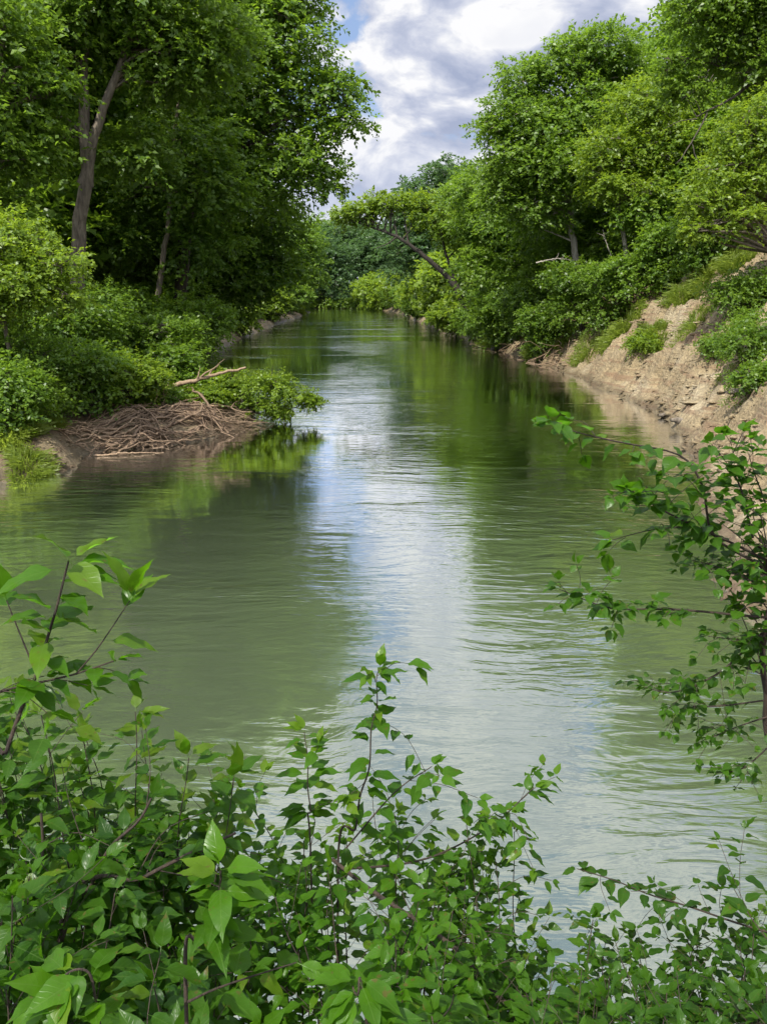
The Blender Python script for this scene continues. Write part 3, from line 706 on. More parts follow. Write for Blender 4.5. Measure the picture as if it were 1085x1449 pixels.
for i, a in enumerate([
    ('pale green shrub furthest along the right shore near the river bend', 592, 420, 150, 2.6, 2.4, 'mid', 0.34, RB),
    ('yellow-green shrub overhanging the far right shore', 618, 430, 118, 2.3, 1.8, 'lime', 0.28, RB),
    ('yellow-green drooping shrub at the foot of the leaning tree', 646, 438, 96, 2.2, 1.7, 'lime', 0.24, RB),
    ('green shrub to the right of the leaning trunk at the water', 686, 445, 80, 2.2, 1.8, 'mid', 0.2, RB),
    ('large dark green shrub at the water left of the bright grass clump', 718, 438, 70, 2.2, 1.7, 'deep', 0.18, RB),
    ('bushy green shrub below the tallest tree', 765, 420, 62, 2.4, 1.7, 'mid', 0.17, RB),
    ('dark shrub above the roots at the right waterline', 770, 455, 58, 1.5, 1.0, 'deep', 0.16, RB),
    ('leafy shrub at the foot of the pale straight trunk', 825, 395, 54, 2.0, 1.2, 'mid', 0.15, RB),
    ('shrub overhanging the root filled hollow in the sandy slope', 862, 388, 49, 1.3, 0.7, 'mid', 0.14, RB),
    ('green shrub at the foot of the thin pale trunk', 908, 372, 47.0, 1.4, 0.7, 'deep', 0.14, RB),
    ('dark leafy shrub on the slope edge below the bare hanging twigs', 950, 335, 46, 1.1, 0.8, 'deep', 0.14, RB),
    ('dark green shrub high on the right edge of the sandy slope', 1075, 425, 36.5, 1.3, 1.0, 'mid', 0.10, RB),
    ('dense green shrub at the right edge half way down the sandy slope', 1075, 490, 34, 1.0, 0.8, 'mid', 0.09, RB),
    ('small shrub on the bare sand left of the dense right edge shrub', 1030, 492, 34.5, 0.75, 0.4, 'mid', 0.09, RB),
    ('lowest small shrub at the right edge of the sandy slope', 1080, 540, 31, 0.6, 0.4, 'mid', 0.085, RB),
    ('small bright shrub in the middle of the lower sandy slope', 915, 490, 41.5, 0.75, 0.4, 'lime', 0.10, RB),
    ('dark shrub under the tree at the upper right corner', 1000, 335, 43, 1.2, 0.7, 'deep', 0.12, RB),
]):
    bush(*a[:6], M[a[6]], a[7], 100 + i, a[8])

# shrubs crowding the distant shores: copies of three built ones
srcs = [o for o in C.objects if o.type == 'EMPTY' and o.get('category') == 'bush']
srcs = [srcs[2], srcs[5], srcs[21]]
rb_ = np.random.default_rng(6)
def shore(pl, n, y0, y1, off, label, group):
    pts = curve([p for p in pl if y0 <= p[1] <= y1], n)
    for i, (x, y) in enumerate(pts):
        x += off * rb_.uniform(0.5, 1.5) * (1 if y < 232 else 0.3); y += rb_.uniform(-2, 2) + (-0.8 if y > 232 else 0)
        copy_tree(srcs[i % 3], (x, y, (max(0.0, gz(x, y)) if y < 232 else 0.0) - 0.2), rb_.uniform(0, 6.28), rb_.uniform(1.0, 1.5) * (1 + y / 450), label, group)
shore([(p[0], p[1]) for p in LEFT], 24, 80, 225, -3.0, 'green shrub crowding the distant left shoreline', 'shrubs along the distant left shore')
shore(RIGHT, 26, 76, 225, 3.0, 'green shrub crowding the distant right shoreline', 'shrubs along the distant right shore')
shore([(-44, 275), (-30, 272), (-18, 268), (-5, 258), (-1.5, 243), (1.5, 233)], 34, 230, 280, 1.0, 'green shrub crowding the shoreline at the far bend', 'shrubs along the far bend')

# ------------------------------------------------------------------ things lying and growing on the banks
def on_ground(x, y, up=0.0):
    return np.array([x, y, max(gz(x, y), -0.15) + up])

def root_tangle(label, walks, seed, r0=0.035, mat='drift', group=None, name='exposed_roots', lift=0.10, fork=0.6):
    """bare roots crawling over the soil; every root a part. walks: (start xy, end xy, n, spread)"""
    rng = np.random.default_rng(seed); root = None
    for (a, b_, n, sp, drop) in walks:
        a = np.asarray(a, float); b_ = np.asarray(b_, float)
        for i in range(n):
            s = a[:2] + rng.normal(0, sp, 2); e = b_[:2] + rng.normal(0, sp, 2)
            e = s + (e - s) * rng.uniform(0.45, 1.1)
            m = 12; w = wander(rng, np.append(s, 0), np.append(e, 0), m, 0.22 if name == 'exposed_roots' and seed != 301 else 0.11)
            top = rng.uniform(0, lift) * np.sin(np.linspace(0.2, pi - 0.1, m)) * 2 + rng.normal(0, 0.03, m)
            z = np.maximum(ground(w[:, 0], w[:, 1]), -0.10)
            if drop: z = np.minimum(z, np.maximum(z[0] + (0.02 - z[0]) * np.linspace(0, 1, m), z * 0 + 0.02)) * 0.35 + 0.65 * np.maximum(z, (z[0] + (0.0 - z[0]) * np.linspace(0, 1, m)))
            w[:, 2] = z + top
            rr = r0 * rng.uniform(0.4, 1.25)
            if root is None: root = empty(name, w[0], label, 'roots' if name == 'exposed_roots' else 'branches', group); org = w[0].copy()
            t = Tubes(); c = curve(w, 26); t.add(c, np.linspace(rr, rr * 0.25, 26), 6, 0.12, rng)
            if rng.random() < fork:
                j = rng.integers(8, 18); L = np.linalg.norm(e - s) * rng.uniform(0.2, 0.45)
                dv = unit(np.append(e - s, 0)) + np.array([0, 0, rng.uniform(-0.1, 0.35)]) + 0.6 * rng.normal(size=3) * np.array([1, 1, 0.4])
                t.add(wander(rng, c[j], c[j] + unit(dv) * L, 7, 0.15), np.linspace(rr * 0.55, rr * 0.15, 7), 5)
            t.build('root' if name == 'exposed_roots' else 'branch', M[mat], root, org)
    return root
root_tangle('tangle of bare pale roots and sticks over the muddy point of the left bank',
    [((-9.0, 25.0), (-6.6, 26.4), 14, 0.30, 0), ((-8.6, 26.3), (-5.6, 28.6), 18, 0.35, 0), ((-7.4, 26.8), (-4.2, 29.6), 18, 0.32, 1), ((-6.4, 29.0), (-3.9, 30.6), 14, 0.30, 1), ((-9.4, 24.6), (-7.2, 25.6), 8, 0.25, 0)], 301, 0.028, lift=0.16)
root_tangle('heap of thick brown driftwood limbs at the waterline of the left point',
    [((-8.2, 25.2), (-5.6, 27.6), 9, 0.30, 0), ((-7.0, 26.6), (-4.4, 29.2), 9, 0.30, 1), ((-5.2, 28.2), (-6.6, 29.8), 5, 0.4, 0), ((-8.4, 24.6), (-6.0, 26.0), 8, 0.25, 0), ((-7.4, 25.4), (-4.6, 28.2), 9, 0.22, 0), ((-7.7, 27.0), (-6.6, 25.3), 8, 0.35, 0), ((-6.6, 28.4), (-5.2, 26.9), 8, 0.35, 0), ((-5.9, 27.2), (-6.0, 29.4), 5, 0.3, 0)], 305, 0.042, 'drift_dark', name='driftwood_heap', lift=0.26)
h1 = G(845, 436); h2 = G(925, 416)
root_tangle('pale roots laid bare in the hollow of the sandy slope below the trees', [(h1, h2, 14, 0.35, 0), (h2, G(850, 448), 12, 0.35, 0), (G(905, 405), G(880, 440), 8, 0.4, 0)], 302, 0.05, lift=0.34)
root_tangle('thin roots hanging from the undercut top of the sandy slope', [(G(960, 370), G(905, 405), 9, 0.30, 0), (G(1010, 365), G(960, 410), 9, 0.35, 0)], 303, 0.045, lift=0.30)
root_tangle('brown root tangle at the right waterline beside the bright grass clump', [(G(735, 488), G(765, 512), 9, 0.35, 0), (G(760, 498), G(800, 520), 9, 0.35, 0), (G(690, 488), G(725, 502), 7, 0.3, 0)], 304, 0.05, lift=0.26)

def stick(label, pts, r0, r1, seed, name='driftwood_branch', twigs=3, mat='drift', cat='branch'):
    rng = np.random.default_rng(seed); c = curve(pts, 24); c[1:-1] += rng.normal(0, r0 * 0.35, (22, 3))
    root = empty(name, c[0], label, cat); t = Tubes().add(c, np.linspace(r0, r1, 24), 8, 0.1, rng); t.build('limb', M[mat], root, c[0])
    L = np.linalg.norm(c[-1] - c[0])
    for i in range(twigs):
        j = rng.integers(6, 21); dv = unit(c[min(j + 2, 23)] - c[j]) + 0.7 * rng.normal(size=3)
        Tubes().add(wander(rng, c[j], c[j] + unit(dv) * L * rng.uniform(0.15, 0.35), 7, 0.15), np.linspace(r0 * 0.45, 0.006, 7), 5).build('twig', M[mat], root, c[0])
    return root
stick('long pale fallen limb slanting up above the root tangle on the left bank', [P(213, 550, 29.2), P(255, 544, 29.3), P(300, 531, 29.5), P(348, 520, 29.8)], 0.10, 0.035, 1, 'fallen_limb', 3)
stick('pale forked stick sloping from the root tangle down into the river', [P(262, 590, 28.5), P(235, 610, 28.2), P(196, 628, 27.2), P(165, 634, 26.2)], 0.05, 0.02, 2, twigs=2)
stick('thin half sunken stick lying on the water in front of the root tangle', [np.array([-8.2, 23.9, 0.02]), np.array([-7.4, 24.1, 0.05]), np.array([-6.4, 24.5, 0.0])], 0.035, 0.012, 3, twigs=1)
stick('grey dead branch lying among the shrubs behind the fallen limb', [P(215, 505, 31.5), P(250, 495, 31.6), P(235, 475, 31.8)], 0.035, 0.012, 4, 'dead_branch', 3, 'bark_pale')
stick('bare dead branch poking from the shrubs below the tallest tree', [P(758, 372, 54), P(785, 366, 54), P(808, 368, 54)], 0.05, 0.015, 5, 'dead_branch', 4, 'bark_pale')
stick('dead twiggy stick leaning in the shade between the two pale trunks', [P(868, 372, 50), P(858, 345, 50), P(852, 325, 50)], 0.035, 0.012, 6, 'dead_branch', 3, 'bark_pale')

# leafy branch that has fallen into the river at the tip of the point
def fallen_crown():
    rng = np.random.default_rng(77); o = P(345, 570, 30.3)
    root = empty('fallen_branch', o, 'leafy fallen branch dipping into the river at the tip of the left point', 'branch')
    ms = [E(352, 548, 30.4, 0.55, 0.35), E(385, 545, 30.6, 0.60, 0.42), E(415, 562, 30.7, 0.55, 0.36), E(440, 568, 30.8, 0.34, 0.18), E(370, 575, 30.2, 0.50, 0.30), E(398, 583, 30.5, 0.40, 0.22), E(330, 535, 30.6, 0.45, 0.28)]
    v, f, t, lobes = crown(rng, ms, 0.36, 0.115, 0.75, 8, 0.45)
    mesh_obj('foliage', v - o, f, M['lime'], root, attrs={'tint': t})
    tb = Tubes()
    for c, r in ms:
        tb.add(wander(rng, o + rng.normal(0, 0.15, 3), c + rng.normal(0, 0.15, 3), 10, 0.10), np.linspace(0.035, 0.012, 10), 6)
    for a, b_ in lobes: tb.add(wander(rng, min((m[0] for m in ms), key=lambda z: np.linalg.norm(z - a)), a + rng.normal(0, 0.2, 3), 6, 0.12), np.linspace(0.014, 0.005, 6), 4)
    tb.build('limbs', M['bark_dark'], root, o)
fallen_crown()

def grass_clump(label, px, py, r, n, ln, seed, mat='grass', group='grass tufts on the banks'):
    rng = np.random.default_rng(seed); c = G(px, py)
    a = rng.uniform(0, 2 * pi, n); q_ = r * np.sqrt(rng.random(n)) * (1 + 0.35 * np.sin(3 * a + seed))
    x = c[0] + np.cos(a) * q_ * 0.8; y = c[1] + np.sin(a) * q_ * 1.2
    base = np.stack([x, y, ground(x, y) - 0.02], -1)
    dv = np.stack([np.cos(a) * 0.35, np.sin(a) * 0.35, np.ones(n)], -1) + 0.32 * rng.normal(size=(n, 3)); dv = unit(dv)
    nv = unit(np.stack([-np.sin(a), np.cos(a), 0 * a], -1) + 0.8 * rng.normal(size=(n, 3)))
    sz = ln * rng.uniform(0.5, 1.2, n)
    v1, f1 = leaf_quads(base, dv, nv, sz, 0.10)
    tip = base + dv * sz[:, None] * 0.8; d2 = unit(dv + np.stack([np.cos(a), np.sin(a), -0.9 + 0 * a], -1) * 0.9)
    v2, f2 = leaf_quads(tip, d2, nv, sz * 0.6, 0.12)
    t = np.clip(rng.normal(0.5, 0.22, n), 0, 1); t = np.concatenate([np.repeat(t, 4), np.repeat(t, 4)])
    o = mesh_obj('grass_clump', np.vstack([v1, v2]) - c, np.vstack([f1, f2 + len(v1)]), M[mat], attrs={'tint': t}, loc=c)
    return tag(o, label, 'grass', group)
for i, a in enumerate([
    ('large bright green grass clump at the right waterline', 712, 480, 1.5, 2600, 0.95),
    ('yellowish weedy tuft right of the large bright grass clump', 768, 484, 1.0, 1500, 0.75),
    ('grassy patch on the sand below the root filled hollow', 882, 466, 1.0, 1800, 0.60),
    ('thin grass strip low on the slope above the waterline', 832, 497, 0.9, 1000, 0.45),
    ('long grassy strip climbing the upper sandy slope', 962, 420, 0.7, 900, 0.55),
    ('grass tuft continuing the strip towards the top of the slope', 998, 394, 0.7, 900, 0.55),
    ('topmost grass tuft of the strip near the right edge', 1040, 374, 0.8, 1100, 0.55),
    ('weedy green patch right of the root filled hollow', 922, 474, 0.6, 700, 0.50),
    ('weedy patch on the steep sand left of the right edge shrubs', 985, 458, 0.8, 900, 0.40),
    ('green weeds at the foot of the bright small tree', 1045, 348, 1.2, 1600, 0.55),
    ('small weeds low on the sand near the lowest right edge shrub', 1048, 545, 0.4, 240, 0.26),
    ('pale weeds beside the brown waterline roots', 800, 480, 0.8, 700, 0.42),
    ('tiny grass tuft alone on the bare lower sand', 1022, 538, 0.3, 160, 0.22),
    ('grass tuft under the dense green shrub at the right edge', 1075, 500, 0.5, 500, 0.34),
    ('tall grass on the toe of the left bank at the picture edge', 15, 622, 0.8, 1300, 0.42),
    ('brownish grass hanging over the water at the left edge', 40, 662, 0.55, 900, 0.32),
    ('grass tuft above the mud left of the root tangle', 55, 605, 0.6, 800, 0.34),
    ('sunlit yellow grass fringe on the far left shore', 418, 441, 1.8, 1500, 0.8),
]):
    grass_clump(*a, seed=500 + i)

def undergrowth():
    rng = np.random.default_rng(88); O = []
    for x0, x1, y0, y1, n in [(-17, -4, 20, 62, 5200), (10, 24, 42, 80, 3600), (-19, -13, 60, 130, 900), (5, 12, 76, 130, 700), (12.5, 22, 26, 44, 1500), (-26, -17, 120, 215, 700), (-60, 14, 236, 276, 1600)]:
        x = rng.uniform(x0, x1, n); y = rng.uniform(y0, y1, n)
        h, dd_, sd_, ins = ground(x, y, True)
        lim = np.where(sd_ == 1, 7.6 + 2.4 * fbm(x, y, 0.35, 66, 3) - 6.4 * np.clip((y - 42) / 12, 0, 1), 1.9 + 1.6 * fbm(x, y, 0.4, 60, 3))
        ok = (~ins) & (dd_ > lim) & (fbm(x, y, 0.5, 71, 3) > -0.35)
        O.append(np.stack([x, y, h + rng.uniform(0, 0.25, n)], -1)[ok])
    O = np.concatenate(O); n = len(O); far = np.clip(O[:, 1] / 45, 0.7, 4)
    D = rand_unit(rng, n); D[:, 2] = np.abs(D[:, 2]) + 0.25; D = unit(D)
    b_, dv, nv, sz, tt = spray_leaves(rng, O, D, 0.6 * far * rng.uniform(0.6, 1.3, n), 9, 0.13, np.clip(rng.normal(0.5, 0.2, n), 0, 1))
    v, f = leaf_quads(b_, dv, nv, sz * np.repeat(far, 9))
    o = mesh_obj('undergrowth', v, f, M['mid'], attrs={'tint': np.repeat(tt, 4)})
    tag(o, 'low leafy ground cover under the trees of both banks', 'ground cover', kind='stuff')
undergrowth()

def lumps(name, pts, sizes, mat, seed):
    """angular clods or stones: squashed, dented little polyhedra"""
    rng = np.random.default_rng(seed)
    th = np.linspace(0, 2 * pi, 7, endpoint=False); ring = [(-0.9, 0.45), (-0.45, 0.9), (0.15, 1.0), (0.65, 0.72), (0.95, 0.3)]
    tv = np.array([(cos(a) * r, sin(a) * r, z) for z, r in ring for a in th]); m = len(tv)
    tf = [(i * 7 + j, i * 7 + (j + 1) % 7, (i + 1) * 7 + (j + 1) % 7, (i + 1) * 7 + j) for i in range(4) for j in range(7)]
    tf += [(28, 29, 30, 31), (31, 32, 33, 34), (28, 31, 34, 34)]
    tf = np.array(tf[:-1])
    n = len(pts); R = rng.uniform(0.45, 1.3, (n, m, 1))
    sc = sizes[:, None, None] * np.stack([rng.uniform(1.0, 2.4, n), rng.uniform(0.6, 1.1, n), rng.uniform(0.25, 0.6, n)], -1)[:, None]
    a = rng.normal(0.25, 0.5, n); v = tv[None] * R * sc
    x = v[..., 0] * np.cos(a)[:, None] - v[..., 1] * np.sin(a)[:, None]; y = v[..., 0] * np.sin(a)[:, None] + v[..., 1] * np.cos(a)[:, None]
    v = np.stack([x, y, v[..., 2]], -1) + pts[:, None]
    f = tf[None] + (np.arange(n) * m)[:, None, None]
    return mesh_obj(name, v.reshape(-1, 3), f.reshape(-1, 4), mat)
def clods():
    rng = np.random.default_rng(99); n = 16000
    x = rng.uniform(3, 18, n); y = rng.uniform(8, 56, n)
    h, dd_, sd_, ins = ground(x, y, True)
    ok = (~ins) & (sd_ == 1) & (dd_ < 7.5) & (rng.random(n) < np.clip(0.75 - 0.10 * dd_, 0.12, 1)) & (fbm(x, y, 0.6, 33, 3) > -0.1)
    p_ = np.stack([x, y, h], -1)[ok]
    s_ = rng.lognormal(-2.85, 0.6, len(p_)); s_ = np.clip(s_, 0.02, 0.20); p_[:, 2] -= 0.12 * s_
    o = lumps('soil_clods', p_, s_, M['soil'], 98); tag(o, 'broken clods of dry sandy soil strewn over the bare slope', 'soil', kind='stuff')
    n = 1500; x = rng.uniform(-12, -4, n); y = rng.uniform(19, 33, n)
    h, dd_, sd_, ins = ground(x, y, True); ok = (~ins) & (dd_ < 1.6)
    p_ = np.stack([x, y, h], -1)[ok]
    o = lumps('mud_clods', p_, np.clip(rng.lognormal(-3.0, 0.5, len(p_)), 0.02, 0.15), M['soil'], 97); tag(o, 'crumbled mud clods along the foot of the left bank', 'soil', kind='stuff')
clods()
for lab, px, py, s_, sd_ in [('dark rounded stone half buried in the lower sandy slope', 1045, 566, 0.22, 1), ('flat stone at the right waterline below the bare sand', 962, 596, 0.25, 2), ('dark block of soil fallen at the right waterline', 940, 588, 0.2, 3)]:
    c = G(px, py); o = lumps('stone', np.zeros((1, 3)), np.array([s_]), M['bark'], sd_); o.location = c; tag(o, lab, 'stone', 'stones on the sandy slope')

# ------------------------------------------------------------------ the near shrubs the photographer looks over
_U = np.array([-0.20, 0.0, 0.05, 0.13, 0.23, 0.34, 0.46, 0.58, 0.70, 0.81, 0.90, 1.0]); _HW = np.array([0.02, 0.025, 0.36, 0.70, 0.93, 1.0, 0.95, 0.80, 0.57, 0.32, 0.13, 0.0])
def near_leaves(rng, base, dv, nv, size, wr=0.60):
    n = len(base); s = size[:, None, None]
    dv = unit(dv); side = unit(np.cross(dv, nv)); nn = np.cross(side, dv)
    curl = rng.uniform(0.05, 0.42, (n, 1, 1)); fold = rng.uniform(0.08, 0.42, (n, 1, 1)); w = wr * rng.uniform(0.85, 1.12, (n, 1, 1))
    u = _U[None, :, None]; hw = _HW[None, :, None] * w * 0.5
    up = np.maximum(u, 0)
    cen = (base[:, None] + dv[:, None] * s * (u + 0.20) - nn[:, None] * s * curl * up ** 2 + side[:, None] * s * rng.normal(0, 0.04, (n, 1, 1)) * up ** 2)
    wave = 0.035 * np.sin(u * 14 + rng.uniform(0, 6, (n, 1, 1))) * (hw > 0.05)
    wave2 = 0.035 * np.sin(u * 14 + rng.uniform(0, 6, (n, 1, 1))) * (hw > 0.05)
    l = cen + side[:, None] * s * hw + nn[:, None] * s * (fold * hw + wave); r = cen - side[:, None] * s * hw + nn[:, None] * s * (fold * hw + wave2)
    m = len(_U); v = np.stack([l, cen, r], 2).reshape(n, m * 3, 3)
    i = np.arange(m - 1) * 3
    f = np.concatenate([np.stack([i, i + 1, i + 4, i + 3], -1), np.stack([i + 1, i + 2, i + 5, i + 4], -1)])
    F = (f[None] + (np.arange(n) * m * 3)[:, None, None]).reshape(-1, 4)
    uvv = np.stack([np.repeat(_U, 3), np.stack([_HW, 0 * _HW, -_HW], -1).ravel()], -1)
    return v.reshape(-1, 3), F, np.tile(uvv, (n, 1)), m * 3

class Plant:
    def __init__(s, name, label, base, mat='near', group='shrubs in the foreground', seed=0, cat='shrub', wr=0.52):
        s.rng = np.random.default_rng(seed); s.b = np.asarray(base, float); s.root = empty(name, s.b, label, cat, group)
        s.t = Tubes(); s.B = []; s.D = []; s.N = []; s.S = []; s.T = []; s.mat = mat; s.wr = wr
    def leaf(s, p, d, n, size, tint): s.B.append(p); s.D.append(d); s.N.append(n); s.S.append(size); s.T.append(tint)
    def shoot(s, ctrl, r0, r1, size, gap, start=0.2, twigs=0, twig_len=0.18, tint=0.5, tipsize=0.8, wob=0.004, lean=0.35, droop=0.25, levels=1):
        rng = s.rng; L = np.linalg.norm(np.diff(np.asarray(ctrl, float), axis=0), axis=1).sum()
        m = max(8, int(L / 0.03)); c = curve(ctrl, m); r0, r1 = r0 * 0.6, r1 * 0.8; c = c + wob * 2.0 * np.sin(np.linspace(0, L * 14, m) + rng.uniform(0, 6))[:, None] * unit(rng.normal(size=3))
        s.t.add(c, np.linspace(r0, r1, m), 6)
        n = max(2, int(L * (1 - start) / gap)); tang = unit(np.gradient(c, axis=0))
        ph = rng.uniform(0, 6.28)
        for i in range(n):
            u = start + (1 - start) * (i + rng.uniform(0.1, 0.9)) / n; j = min(int(u * (m - 1)), m - 2); t_ = tang[j]
            ax = unit(np.cross(t_, [0, 0, 1.0]) + 1e-6); ay = np.cross(t_, ax)
            a = ph + i * pi + rng.normal(0, 0.55)
            lat = ax * cos(a) + ay * sin(a) * 0.40
            d_ = lat * 0.95 + t_ * lean + rng.normal(0, 0.22, 3); d_[2] = d_[2] * 0.55 - droop * rng.uniform(0, 1)
            n_ = np.array([0, 0, 1.0]) + 0.15 * t_ + rng.normal(0, 0.20, 3)
            s.leaf(c[j], unit(d_), n_, size * rng.uniform(0.6, 1.15) * (1 - 0.35 * max(0, u - 0.75) * 4 * (1 - tipsize)), np.clip(tint + rng.normal(0, 0.18) + 0.25 * (u - 0.5), 0, 1))
        for q_ in range(3):
            d_ = tang[-1] * 0.8 + rng.normal(0, 0.45, 3); s.leaf(c[-1], unit(d_), np.array([0, 0, 1.0]) + rng.normal(0, 0.4, 3), size * tipsize * rng.uniform(0.5, 1.0), min(1, tint + 0.3))
        for q_ in range(twigs):
            u = rng.uniform(max(start, 0.25), 0.97); j = int(u * (m - 1)); t_ = tang[j]
            d_ = unit(t_ * 0.55 + rng.normal(0, 0.7, 3) * np.array([1, 1, 0.55])); TL = twig_len * rng.uniform(0.5, 1.3)
            e = c[j] + d_ * TL; mid = (c[j] + e) / 2 + np.array([0, 0, 0.08 * TL]) + rng.normal(0, 0.05 * TL, 3)
            s.shoot([c[j], mid, e], max(0.0013, r0 * 0.35), 0.0009, size * 0.9, gap, 0.15, twigs=2 if levels > 1 else 0, twig_len=twig_len * 0.6, tint=tint, tipsize=tipsize, wob=0.002, lean=lean, droop=droop, levels=levels - 1)
    def build(s):
        v, f, uv, k_ = near_leaves(s.rng, np.array(s.B), np.array(s.D), np.array(s.N), np.array(s.S), s.wr)
        mesh_obj('foliage', v - s.b, f, M[s.mat], s.root, attrs={'tint': np.repeat(np.array(s.T), k_)}, uv=uv, smooth=True)
        s.t.build('stems', M['twig'], s.root, s.b)
        return s.root

def nb(px, py, d, back=0.15, dx=0.0):
    p = P(px, py, d); x = p[0] * 0.92 + dx; y = max(0.45, min(p[1] - back, 3.2)); return np.array([x, y, gz(x, y) - 0.03])

# tall sapling with big leaves at the left
bs = nb(-60, 1500, 1.25)
pl = Plant('sapling', 'tall sapling with large bright leaves standing against the water at the left', bs, 'near', seed=601, cat='sapling', wr=0.50)
pl.shoot([bs, P(-25, 1200, 1.35), P(12, 1055, 1.4), P(52, 953, 1.42), P(78, 868, 1.44), P(98, 792, 1.45)], 0.009, 0.0022, 0.105, 0.045, 0.60, tint=0.7, tipsize=1.0)
pl.shoot([P(-60, 1000, 1.35), P(0, 979, 1.38), P(52, 966, 1.42), P(109, 953, 1.43), P(165, 934, 1.44)], 0.005, 0.0016, 0.075, 0.032, 0.1, twigs=4, twig_len=0.10, tint=0.5)
pl.shoot([P(109, 953, 1.43), P(140, 915, 1.44), P(182, 852, 1.45)], 0.003, 0.0013, 0.085, 0.04, 0.3, tint=0.8, tipsize=1.0)
pl.shoot([P(52, 953, 1.42), P(30, 900, 1.43), P(10, 850, 1.44)], 0.003, 0.0013, 0.085, 0.04, 0.2, tint=0.6)
pl.build()

YT = [(-80, 970), (0, 975), (100, 1000), (200, 1015), (260, 1065), (330, 1100), (400, 1150), (450, 1160), (500, 1150), (560, 1110), (620, 1150), (650, 1210), (690, 1250), (760, 1320), (820, 1330), (900, 1310), (1000, 1300), (1085, 1290), (1180, 1280)]
def fill(pl, x0, x1, n, size, seed, gap=0.030, twigs=5, tw=0.17, dlo=1.15, dhi=2.3, tint=0.45, levels=1, droop=0.25, top=0):
    rng = np.random.default_rng(seed)
    for i in range(n):
        px = rng.uniform(x0, x1); yt = np.interp(px, *zip(*YT)) + top; u = rng.random() ** 1.15
        py = yt + (1500 - yt) * u; d_ = dhi + (dlo - dhi) * u + rng.normal(0, 0.12)
        tip = P(px, py, max(0.95, d_)); y0 = max(0.5, tip[1] - rng.uniform(-0.1, 0.55)); xb = pl.b[0] + (tip[0] - pl.b[0]) * 0.55 + rng.normal(0, 0.06)
        base = np.array([xb, y0, gz(xb, y0) - 0.02])
        mid = base * 0.42 + tip * 0.58 + np.array([rng.normal(0, 0.07), rng.normal(0, 0.07), 0.10])
        pl.shoot([base, mid, tip], rng.uniform(0.004, 0.008), 0.0015, size, gap, 0.45, twigs=twigs, twig_len=tw, tint=tint + 0.25 * (1 - u), levels=levels, droop=droop)  # lower shoots tinted darker: interior shade put into the leaf colour

bs = nb(120, 1500, 1.9)
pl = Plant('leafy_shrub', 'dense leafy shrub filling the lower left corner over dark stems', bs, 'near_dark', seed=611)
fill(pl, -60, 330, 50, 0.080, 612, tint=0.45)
for tip in [(191, 1008, 2.0), (264, 1070, 1.95), (331, 1103, 1.9), (120, 1040, 2.0), (60, 1010, 1.9)]:
    t_ = P(*tip); pl.shoot([bs + [0.1, 0, 0], (bs + t_) / 2 + [0.05, 0, 0.1], t_], 0.007, 0.0015, 0.085, 0.03, 0.55, twigs=3, tint=0.75, tipsize=1.0)
for a_, b_ in [((40, 1400, 1.7), (215, 1130, 1.8)), ((70, 1449, 1.6), (130, 1200, 1.8)), ((60, 1500, 1.6), (60, 1150, 1.8)), ((90, 1330, 1.65), (330, 1180, 1.8))]:
    pl.shoot([nb(*a_), P(*a_), (P(*a_) + P(*b_)) / 2 + [0, 0, 0.03], P(*b_)], 0.012, 0.004, 0.07, 0.06, 0.6, twigs=4, tint=0.4)
pl.build()

bs = nb(265, 1520, 1.15)
pl = Plant('sapling', 'low sapling with broad glossy leaves at the bottom left of centre', bs, 'near', seed=621, cat='sapling', wr=0.52)
pl.shoot([bs, P(262, 1420, 1.17), P(288, 1330, 1.2), P(308, 1270, 1.22), P(314, 1225, 1.22)], 0.007, 0.002, 0.078, 0.030, 0.45, tint=0.6, tipsize=1.0)
pl.shoot([P(266, 1418, 1.17), P(320, 1395, 1.2), P(420, 1362, 1.28)], 0.004, 0.0015, 0.08, 0.035, 0.3, tint=0.6)
pl.shoot([bs, P(150, 1460, 1.12), P(75, 1400, 1.12)], 0.005, 0.002, 0.085, 0.035, 0.5, tint=0.6, tipsize=1.0)
pl.shoot([nb(560, 1540, 1.15), P(520, 1480, 1.12), P(500, 1400, 1.14)], 0.005, 0.002, 0.075, 0.03, 0.4, tint=0.55, tipsize=1.0)
pl.build()

bs = nb(470, 1500, 1.9)
pl = Plant('leafy_shrub', 'shrub in the middle foreground with one tall upright leading shoot', bs, 'near', seed=631)
fill(pl, 330, 650, 30, 0.066, 632, tint=0.45)
pl.shoot([bs, P(478, 1250, 2.0), P(503, 1165, 2.0), P(521, 1080, 2.02), P(531, 1000, 2.03), P(536, 945, 2.04)], 0.007, 0.0016, 0.080, 0.040, 0.35, twigs=3, twig_len=0.14, tint=0.65, tipsize=0.9)
pl.shoot([bs, P(440, 1240, 1.95), P(438, 1140, 1.97), P(432, 1035, 1.98)], 0.006, 0.0015, 0.070, 0.036, 0.45, twigs=2, twig_len=0.10, tint=0.75)
pl.shoot([P(480, 1225, 2.0), P(600, 1220, 2.1), P(690, 1168, 2.15), P(755, 1118, 2.18)], 0.006, 0.0016, 0.068, 0.026, 0.25, twigs=10, twig_len=0.16, tint=0.65)
pl.shoot([P(490, 1200, 2.0), P(560, 1120, 2.05), P(610, 1085, 2.08)], 0.004, 0.0015, 0.075, 0.035, 0.3, twigs=3, tint=0.6)
pl.shoot([P(470, 1215, 2.0), P(560, 1280, 1.9), P(640, 1345, 1.8), P(700, 1400, 1.7), P(770, 1460, 1.6)], 0.009, 0.008, 0.06, 0.05, 0.2, twigs=8, twig_len=0.16, tint=0.45)
pl.build()

